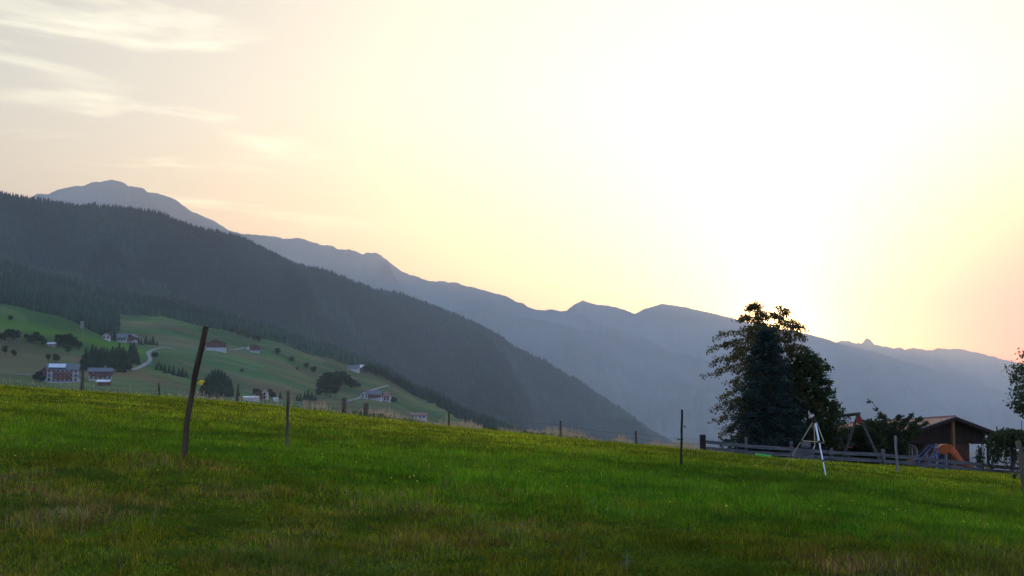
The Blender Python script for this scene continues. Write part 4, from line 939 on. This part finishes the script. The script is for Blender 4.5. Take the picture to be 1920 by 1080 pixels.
mb = MB(); mb.beam(loc(inl(side_s - .06, wc_b, zc_)), loc(inl(side_s - .06, wc_b, zt)), .04, .09, up=tuple(fv)); mb.build('mullion', M['frame'], win)
mb = MB(); mb.beam(loc(inl(side_s - .03, wc_b - .2, zc_ + .1)), loc(inl(side_s - .03, wc_b - .2, zt - .16)), .02, .16, up=tuple(fv)); mb.build('curtain', M['curtain'], win)
# porch posts and beam
mb = MB(); mb.beam(loc(inl(spx(1781, .3), .3, gz - .2)), loc(inl(spx(1781, .3), .3, under(spx(1781, .3)) - .02)), .20, .20, up=tuple(fv)); mb.build('porch_post', M['amber_wood'], hut, bevel=.01)
mb = MB(); mb.beam(loc(inl(lat - .35, .45, gz - .2)), loc(inl(lat - .35, .45, ez)), .14, .14, up=tuple(fv)); mb.build('porch_post', M['dark_wood'], hut, bevel=.01)
mb = MB(); mb.beam(loc(inl(wl1 - .6, .6, ez + .03)), loc(inl(lat - .2, .6, ez + .03)), .14, .16); mb.build('porch_beam', M['dark_wood'], hut, bevel=.01)
# hanging lamp in the porch
p = at(1815.5, 836.5, 93.2); g = empty('hanging_lamp', p, 0, label='small dark lamp hanging under the porch beam of the hut', cat='lamp')
MB().tube([(0, 0, .02), (0, 0, ez - p.z + .02)], .008, 5).build('cord', M['black'], g); MB().lathe([(.02, .06), (.05, .03), (.11, -.05), (.10, -.055)], (0, 0, 0), 10).build('lamp_shade', M['black'], g)
# small white outhouse seen through the porch
p = at(1819, 884, 112); g = empty('outhouse', p, 0, label='small cream outhouse with pale roof seen through the porch opening', cat='outhouse')
zt_ = at(1819, 851, 112).z - p.z; zt2 = at(1813, 846, 112).z - p.z
MB().box((-.2, .5, zt_ / 2), (.9, 1.4, zt_)).build('wall', M['white_wall'], g)
mb = MB(); mb.add([(-.75, -.4, zt2), (.55, -.4, zt2 - .02), (.15, -.4, zt_ - .12), (-.75, -.4, zt_ - .12)], [(0, 1, 2, 3)]); 
mb = MB(); mb.beam((-.9, .2, zt2 + .02), (.40, .2, zt2 - .02), 1.6, .07); mb.beam((-.3, -.55, zt_ - .25), (.40, -.6, zt2 - .08), .05, .30); mb.build('roof', M['pale_wall'], g)

# ------------------------------------------------------------ slide with ladder
SLD = 84
g0 = onmeadow(1775, SLD); g0.z = at(1775, 884, SLD).z
slo = empty('slide', g0, 0, label='orange plastic slide with blue ladder in front of the garden hut', cat='slide')
path = [(1761, 851, 84.3), (1768, 845, 84.2), (1777, 845, 84), (1786, 853, 83.8), (1794, 862, 83.6), (1803, 870, 83.4), (1814, 875, 83.2), (1824, 878, 83.1)]
rads = [.34, .42, .42, .36, .28, .22, .19, .17]
pts = [at(*p) - g0 for p in path]; vs = []; fs = []; K = 13
for i, p in enumerate(pts):
    d = (pts[min(i + 1, 7)] - pts[max(i - 1, 0)]).normalized(); up = Vector((0, -1, 0)).cross(d).normalized() * -1
    if up.z < 0: up = -up
    sd_ = Vector((.15, 1, 0)).normalized()
    for k in range(K):
        a = math.pi * (1.0 + k / (K - 1)) ; vs.append(p + sd_ * math.cos(a) * .30 + up * (math.sin(a) * rads[i] * .35) + up * (rads[i] * .95 if k in (0, K - 1) else 0))
for i in range(7):
    for k in range(K - 1): fs.append((i * K + k, i * K + k + 1, (i + 1) * K + k + 1, (i + 1) * K + k))
o = MB().add(vs, fs).build('chute', M['orange'], slo, smooth=True); sm = o.modifiers.new('thick', 'SOLIDIFY'); sm.thickness = .03
mb = MB(); hp = [(1757, 850), (1757.5, 840), (1761, 834.5), (1768, 832.5), (1776, 832.5), (1782, 836), (1787, 845)]
vs = []; 
for yy in (-.33, .33):
    for a, b in hp: vs.append(at(a, b, SLD) - g0 + Vector((0, yy, 0)))
n = len(hp); fs = [(i, i + 1, n + i + 1, n + i) for i in range(n - 1)]
mb.add(vs, fs)
# cheeks of the hood
for yy in (-.33, .33):
    b0 = len(mb.v); vv = [at(a, b, SLD) - g0 + Vector((0, yy, 0)) for a, b in hp] + [at(1771, 851, SLD) - g0 + Vector((0, yy, 0))]; mb.add(vv, [tuple(range(len(vv)))])
o = mb.build('hood', M['orange'], slo); sm = o.modifiers.new('thick', 'SOLIDIFY'); sm.thickness = .03
mb = MB()
for yy, sh in ((-.28, 0), (.28, -3)):
    pp = [at(a + sh, b, SLD) - g0 + Vector((0, yy, 0)) for a, b in [(1716, 871), (1727, 857), (1738, 845), (1747, 835.5), (1752, 834.5), (1756, 838), (1757, 850)]]
    mb.tube(pp, .032, 8)
mb.build('handrail', M['blue'], slo, smooth=True)
mb = MB()
for k in range(6):
    a = 1728 + k * 5; b = 882 - k * 6.2; mb.beam(at(a, b, SLD) - g0 - Vector((0, .28, 0)), at(a, b, SLD) - g0 + Vector((0, .28, 0)), .16, .04)
for yy in (-.28, .28): mb.beam(at(1724, 886, SLD) - g0 + Vector((0, yy, 0)), at(1757, 846, SLD) - g0 + Vector((0, yy, 0)), .05, .16, up=(0, 1, 0))
mb.build('ladder', M['blue'], slo)
mb = MB(); 
for a in (1757, 1770):
    for yy in (-.28, .28): mb.tube([at(a, 850, SLD) - g0 + Vector((0, yy, 0)), at(a, 886, SLD) - g0 + Vector((0, yy, 0))], .04, 8)
mb.build('support', M['blue'], slo)
# toys by the weeping tree
for px, mt, lb in [(1852.5, 'yellow', 'small yellow toy bucket on the grass beyond the board fence'), (1859.5, 'blue', 'small blue toy bucket right of the yellow one')]:
    p = at(px, 882, 72); o = MB().lathe([(0, 0), (.085, 0), (.12, .22), (.13, .23), (.11, .22), (.08, .02)], (0, 0, 0), 12).build('toy_bucket', M[mt], label=lb, cat='bucket', smooth=True); o.location = p
# orange crate bits at the foot of the hut wall
p = at(1704, 868, 84); o = MB().box((0, 0, .05), (.45, .3, .16)).box((0, 0, .15), (.5, .34, .03)).build('sandbox', M['orange'], label='low orange sandbox below the arched window of the hut', cat='sandbox', bevel=.015); o.location = p

# ------------------------------------------------------------ garden trees
def leaves(name, pts, size, mt, parent, seed, droop=0.0, aspect=.62, jitter=.08, label=None):
    r = np.random.default_rng(seed); P = np.array(pts, float); n = len(P); P = P + r.normal(0, jitter, (n, 3))
    s = size * (0.6 + 0.8 * r.random(n)); a = r.normal(0, 1, (n, 3)); a[:, 2] -= droop; a /= np.linalg.norm(a, axis=1)[:, None]
    b = np.cross(a, r.normal(0, 1, (n, 3))); b /= np.linalg.norm(b, axis=1)[:, None]
    a = a * s[:, None]; b = b * (s * aspect)[:, None]
    V = np.stack([P, P + a * .5 + b * .5, P + a, P + a * .5 - b * .5], 1).reshape(-1, 3)
    return np_mesh(name, V, np.arange(4 * n), 4, mt, parent=parent)
def leafy_tree(name, px, d, label, cat, H, R, mt, bark, seed, nprim=46, lsize=.11, dens=16, zfrac=.12, rise=.9, droop=.5, lead=1, keep=1.0, z_off=0.0, secn=7, trunk_r=.11, asp=.62, base=None):
    rr = random.Random(seed); p = base if base is not None else onmeadow(px, d); o = empty(name, p + Vector((0, 0, z_off)), 0, label=label, cat=cat)
    tk = MB(); br = MB(); L = []
    leaders = []
    for q in range(lead):
        sx = 0 if lead == 1 else (q - (lead - 1) / 2) * R(.55) * .55
        pts = [(0, 0, -.2)] + [(sx * (k / 10) ** 1.1 + rr.uniform(-.04, .04), rr.uniform(-.04, .04), H * k / 10 * (1 if q == 0 else .985)) for k in range(1, 11)]
        tk.tube(pts, [trunk_r * (1 - .93 * k / 10) + .006 for k in range(11)], 8); leaders.append(pts)
    for i in range(nprim):
        ld = rr.choice(leaders); t = zfrac + (1 - zfrac) * ((i + rr.random()) / nprim) ** .85; t = min(t, .97)
        k = t * 10; a = Vector(ld[int(k)]); b = Vector(ld[min(int(k) + 1, 10)]); s0 = a.lerp(b, k - int(k))
        if lead > 1: s0.y += 0
        az_ = i * 2.399 + rr.uniform(-.4, .4); Lr = R(t) * rr.uniform(.72, 1.08); ri = rise * (0.35 + .65 * t) * Lr; dr_ = droop * Lr
        dirv = Vector((math.cos(az_), math.sin(az_), 0)); pl = []
        for j in range(7):
            u = j / 6; pl.append(s0 + dirv * (Lr * u) + Vector((rr.uniform(-.03, .03), rr.uniform(-.03, .03), ri * (u - .25 * u * u) - dr_ * u ** 2.6)))
        r0 = max(.010, trunk_r * .36 * (1 - t) + .006); br.tube(pl, [r0 * (1 - .85 * j / 6) for j in range(7)], 5, cap=False)
        for m_ in range(secn):
            u = .22 + .78 * (m_ + rr.random()) / secn; k = u * 6; s1 = pl[int(min(k, 5))].lerp(pl[int(min(k, 5)) + 1], k - int(min(k, 5)))
            sl2 = Lr * rr.uniform(.16, .36) * (1.15 - .4 * u); sa_ = az_ + rr.choice((-1, 1)) * rr.uniform(.4, 1.3); e1 = s1 + Vector((math.cos(sa_) * sl2, math.sin(sa_) * sl2, sl2 * rr.uniform(-.5, .5) * (1 - droop) - droop * sl2 * .7))
            br.tube([s1, s1.lerp(e1, .5) + Vector((0, 0, .04)), e1], [.008, .006, .003], 3, cap=False)
            if rr.random() > keep: continue
            for q in range(max(4, int(dens * (1 - .85 * max(0, t - .62) / .38)))):
                w_ = rr.random() ** .8; L.append(tuple(s1.lerp(e1, w_ * 1.08) + Vector((0, 0, .04 * math.sin(w_ * 3.1)))))
        for q in range(int(dens / 2 * (1 - .8 * max(0, t - .62) / .38)) + 2): L.append(tuple(pl[5].lerp(pl[6], rr.uniform(0, 1.15))))
    tk.build('trunk', M[bark], o, smooth=True); br.build('branches', M[bark], o)
    leaves('crown', L, lsize, M[mt], o, seed + 1, droop=droop * 1.2, aspect=asp)
    return o
def spruce_tree(name, px, d, label, H, Rb, mt, seed, lean=0):
    rr = random.Random(seed); p = onmeadow(px, d); o = empty(name, p, 0, label=label, cat='tree')
    MB().tube([(0, 0, -.2), (0, 0, H * .3), (0.02, 0, H * .7), (0, 0, H)], [.14, .10, .05, .008], 8).build('trunk', M['bark'], o)
    br = MB(); V = []; nl = 26
    for i in range(nl):
        t = .05 + .93 * i / nl; z0_ = H * t; Rt = Rb * (1 - t) ** .72 * (.92 + .1 * math.sin(i * 2.1)) + .06; nb = max(5, int(13 - 7 * t))
        for j in range(nb):
            z0 = z0_ + rr.uniform(-.16, .16) * (1 - t * .6); a = i * 1.3 + j * 2 * math.pi / nb + rr.uniform(-.3, .3); Lr = Rt * rr.uniform(.74, 1.12); d_ = Vector((math.cos(a), math.sin(a), 0)); sd2 = Vector((-d_.y, d_.x, 0)); pl = []
            for k in range(6):
                u = k / 5; pl.append(Vector((0, 0, z0)) + d_ * (Lr * u) + Vector((0, 0, Lr * (-.10 * u - .28 * u * u + .22 * u ** 3 + (.25 * t) * u))))
            br.tube(pl, [.02 * (1 - t) * (1 - .8 * k / 5) + .004 for k in range(6)], 4, cap=False)
            nt_ = int(34 + 62 * Lr)
            for q in range(nt_):
                u = rr.uniform(.10, 1.03); k = min(int(u * 5), 4); c = pl[k].lerp(pl[k + 1], u * 5 - k); wdt = .30 * Lr * max(0, 1 - u) ** .5 * (.4 + u) + .05
                c = c + sd2 * rr.uniform(-wdt, wdt) + Vector((0, 0, rr.uniform(-.20, .07)))
                dd_ = (d_ * rr.uniform(.3, 1) + sd2 * rr.uniform(-.8, .8) + Vector((0, 0, rr.uniform(-.7, .25)))).normalized() * rr.uniform(.09, .20)
                w_ = dd_.cross(Vector((rr.gauss(0, 1), rr.gauss(0, 1), rr.gauss(0, 1)))).normalized() * rr.uniform(.014, .034)
                V += [c - w_, c + w_, c + dd_ + w_ * .5, c + dd_ - w_ * .5]
    br.build('branches', M['bark'], o)
    A = np.array([tuple(v) for v in V]); np_mesh('crown', A, np.arange(len(A)), 4, M[mt], parent=o); return o
prof = lambda ks, vs: (lambda t: float(np.interp(t, ks, vs)))
px2m = 1 / F * 77
leafy_tree('birch_tree', 1441, 78, 'tall loose birch with twin tops and the sunset shining through it', 'tree', 8.75, prof([0, .1, .3, .5, .7, .8, .88, .95, 1], [1.8, 2.7, 2.95, 2.95, 2.45, 1.75, .95, .45, .12]), 'leaf_birch', 'birch_bark', 41,
           nprim=124, lsize=.125, dens=38, zfrac=.10, rise=.95, droop=.45, lead=2, keep=.9, secn=9)
spruce_tree('spruce_tree', 1440, 75.5, 'dense blue green spruce in front of the birch', 7.35, 2.8, 'needle_blue', 42)
leafy_tree('leafy_tree', 1513, 77, 'dense dark green leafy tree right of the spruce', 'tree', 5.9, prof([0, .15, .45, .8, 1], [1.4, 1.75, 1.75, 1.2, .5]), 'leaf_dark', 'bark', 43, nprim=60, lsize=.17, dens=26, zfrac=.05, rise=.7, droop=.25, secn=8, asp=.75)
leafy_tree('leafy_tree', 1566, 79.5, 'slender loose leafy tree behind the left frame of the swing set', 'tree', 3.6, prof([0, .2, .6, 1], [.8, 1.1, .85, .2]), 'leaf_bush', 'bark', 44, nprim=34, lsize=.12, dens=13, zfrac=.1, rise=.9, droop=.2, secn=6)
# arching shrub
def arching_shrub():
    rr = random.Random(45); p = onmeadow(1672, 78); p.z -= .3; o = empty('arching_shrub', p, 0, label='dark shrub with long arching shoots in front of the clay roof', cat='shrub')
    br = MB(); L = []
    spec = [(-1.25, 4.05, .0), (1.75, 3.15, .2), (1.85, 2.85, -.2), (1.2, 3.35, .3), (-.7, 3.35, .2), (.3, 3.25, -.3), (-1.55, 2.6, -.1), (-1.2, 2.9, .5), (.8, 3.0, .6), (0, 2.9, .2), (-.4, 2.6, -.6), (1.3, 2.5, -.6), (.6, 2.4, -.5), (-1.0, 2.2, -.5), (1.55, 2.7, .4), (-1.45, 2.3, .2), (1.1, 2.85, -.5), (-.95, 2.9, -.3), (1.45, 2.35, -.2), (-1.5, 1.7, -.5), (-.2, 2.3, .9), (-1.5, 1.9, .3), (.2, 1.9, -.9), (-.8, 1.7, -.8), (.5, 1.5, -.8)]
    for i, (tx, tz_, ty) in enumerate(spec):
        pl = []; x0 = rr.uniform(-.25, .25)
        for k in range(9):
            u = k / 8; pl.append(Vector((x0 + (tx - x0) * u ** 1.5, ty * u ** 1.4, tz_ * (1 - (1 - u) ** 1.6))) + Vector((rr.uniform(-.02, .02),) * 3))
        br.tube(pl, [.022 * (1 - .85 * k / 8) for k in range(9)], 5, cap=False)
        for k in range(2, 8):
            for s_ in range(4 if i > 0 or k < 5 else 1):
                u = rr.random(); c = pl[k].lerp(pl[k + 1], u); sa_ = rr.uniform(0, 6.28); l = rr.uniform(.2, .55) * (1.15 - k / 9); e_ = c + Vector((math.cos(sa_) * l, math.sin(sa_) * l, rr.uniform(-.05, .3) * l)); br.tube([c, e_], [.007, .003], 3, cap=False)
                for q in range(26): L.append(tuple(c.lerp(e_, rr.random() * 1.05)))
            for q in range(7): L.append(tuple(pl[k].lerp(pl[k + 1], rr.random())))
    br.build('branches', M['bark'], o); leaves('crown', L, .12, M['leaf_bush'], o, 46, droop=.3, jitter=.035)
arching_shrub()
def hedge(px0, px1, d, rowtop, label, seed, mt='leaf_dark', n=9000):
    rr = np.random.default_rng(seed); a = onmeadow(px0, d); b = onmeadow(px1, d); o = empty('hedge', (a + b) / 2, 0, label=label, cat='hedge'); L_ = (b - a).length
    u = rr.random(n); v = rr.random(n) ** .8; w = rr.random(n) - .5
    base = np.array(a)[None] + (np.array(b) - np.array(a))[None] * u[:, None]
    top = np.array([at(px0 + (px1 - px0) * q, rowtop(q), d).z for q in np.linspace(0, 1, 60)]); zt = np.interp(u, np.linspace(0, 1, 60), top) + .22 * fbm(u * L_ * 1.5, u * 0, 3, seed)
    P = base.copy(); P[:, 2] = base[:, 2] + (zt - base[:, 2]) * v; P[:, 1] += w * 1.1; P -= np.array((a + b) / 2)[None]
    leaves('foliage', P, .16, M[mt], o, seed, aspect=.7, jitter=.06)
    st = MB(); R_ = random.Random(seed)
    for k in range(14):
        t = (k + .5) / 14; q = (a.lerp(b, t) - (a + b) / 2); st.tube([q + Vector((0, 0, -.1)), q + Vector((R_.uniform(-.2, .2), 0, .6)), q + Vector((R_.uniform(-.3, .3), R_.uniform(-.2, .2), 1.3))], [.03, .02, .008], 5)
    st.build('stems', M['bark'], o)
hedge(1535, 1640, 81, lambda q: 800 + 12 * math.sin(q * 5), 'dark clipped hedge behind the swing set', 51)
hedge(1630, 1690, 79.5, lambda q: 808 + 10 * q, 'dark low hedge under the arching shrub', 52, n=8000)
hedge(1395, 1540, 79.5, lambda q: 838 - 10 * q, 'low dark undergrowth behind the board fence under the spruce', 53, n=8000)
# support pole by the spruce
p = onmeadow(1404, 71.5); q = at(1404, 800, 71.5) - p; MB().tube([(0, 0, -.1), q * .5, q], [.03, .028, .025], 8).build('pole', M['iron'], label='thin dark pole standing behind the board fence left of the spruce', cat='pole').location = p
p = onmeadow(1915, 80); q = at(1915, 789, 80) - p; MB().tube([(0, 0, -.1), q * .5, q], [.03, .028, .018], 8).build('pole', M['iron'], label='thin dark rod rising above the weeping tree', cat='pole').location = p
# weeping tree
def weeping(px, d, label, H, Rr, seed, nst=44, toprow=None):
    rr = random.Random(seed); p = onmeadow(px, d); o = empty('weeping_tree', p, 0, label=label, cat='tree'); L = []; br = MB()
    H = at(px, toprow, d).z - p.z
    MB().tube([(0, 0, -.2), (.05, 0, H * .5), (0, 0, H * .86)], [.10, .07, .05], 8).build('trunk', M['bark'], o)
    for i in range(nst):
        a = i * 2.399; rad = Rr * math.sqrt((i + .5) / nst) * rr.uniform(.9, 1.08); hang = rr.uniform(.45, .92) * H * (.35 + .65 * rad / Rr); top = Vector((math.cos(a) * rad * .7, math.sin(a) * rad * .7, H * (1.0 - .10 * (rad / Rr) ** 2)))
        e1 = Vector((math.cos(a) * rad, math.sin(a) * rad, H * .86 * (1 - .1 * (rad / Rr) ** 2))); e2 = e1 + Vector((rr.uniform(-.08, .08), rr.uniform(-.08, .08), -hang * .5)); e3 = e1 + Vector((rr.uniform(-.12, .12), 0, -hang))
        if e3.z < .1: e3.z = .1
        pl = [Vector((0, 0, H * .84)), top, e1, e2, e3]; br.tube(pl, [.03, .02, .014, .009, .004], 5, cap=False)
        for k in range(4):
            for q in range([16, 36, 26, 14][k]):
                L.append(tuple(pl[k].lerp(pl[k + 1], rr.random()) + Vector((rr.gauss(0, .07), rr.gauss(0, .07), rr.gauss(0, .05)))))
    br.build('branches', M['bark'], o); leaves('crown', L, .15, M['leaf_dark'], o, seed + 1, droop=1.2, jitter=.03, aspect=.7)
weeping(1891, 69, 'broad weeping tree with hanging leafy strands at the right end of the fence', 2.2, 1.25, 61, nst=48, toprow=805)
# slim dark sapling
leafy_tree('sapling', 1832, 74, 'slim dark drooping sapling right of the porch opening', 'sapling', 1.35, prof([0, .3, .5, .7, 1], [.03, .08, .17, .12, .03]), 'leaf_dark', 'bark', 63, nprim=22, lsize=.10, dens=9, zfrac=.28, rise=.2, droop=.8, secn=3, trunk_r=.03)
# tree whose outer branches enter at the right edge
leafy_tree('leafy_tree', 1984, 44, 'leafy tree reaching in from the right edge with round tufts of leaves', 'tree', 4.0, prof([0, .3, .48, .6, .8, 1], [.1, .3, 1.35, 1.5, 1.6, 1.25]), 'leaf_bush', 'bark', 65, nprim=58, lsize=.10, dens=34, zfrac=.50, rise=.45, droop=.1, secn=7, keep=.82, trunk_r=.09)

# ------------------------------------------------------------ evening haze filling the valley
me = bpy.data.meshes.new('haze'); x0, x1, y0, y1, z0, z1 = -15000, 15000, -1500, 27500, -601, 2500
vs = [(x, y, z) for x in (x0, x1) for y in (y0, y1) for z in (z0, z1)]
me.from_pydata(vs, [], [(0, 1, 3, 2), (4, 6, 7, 5), (0, 4, 5, 1), (2, 3, 7, 6), (0, 2, 6, 4), (1, 5, 7, 3)])
hz = bpy.data.objects.new('haze', me); COL.objects.link(hz); tag(hz, 'thin blue evening haze filling the valley', 'haze', kind='stuff')
Mh = bpy.data.materials.new('haze_air'); Mh.use_nodes = True; t = Mh.node_tree; t.nodes.clear()
pv = t.nodes.new('ShaderNodeVolumePrincipled'); ou = t.nodes.new('ShaderNodeOutputMaterial'); t.links.new(pv.outputs[0], ou.inputs['Volume'])
pv.inputs['Color'].default_value = (0.70, 0.86, 1.0, 1); pv.inputs['Density'].default_value = 6.0e-5; pv.inputs['Anisotropy'].default_value = 0.4
me.materials.append(Mh)
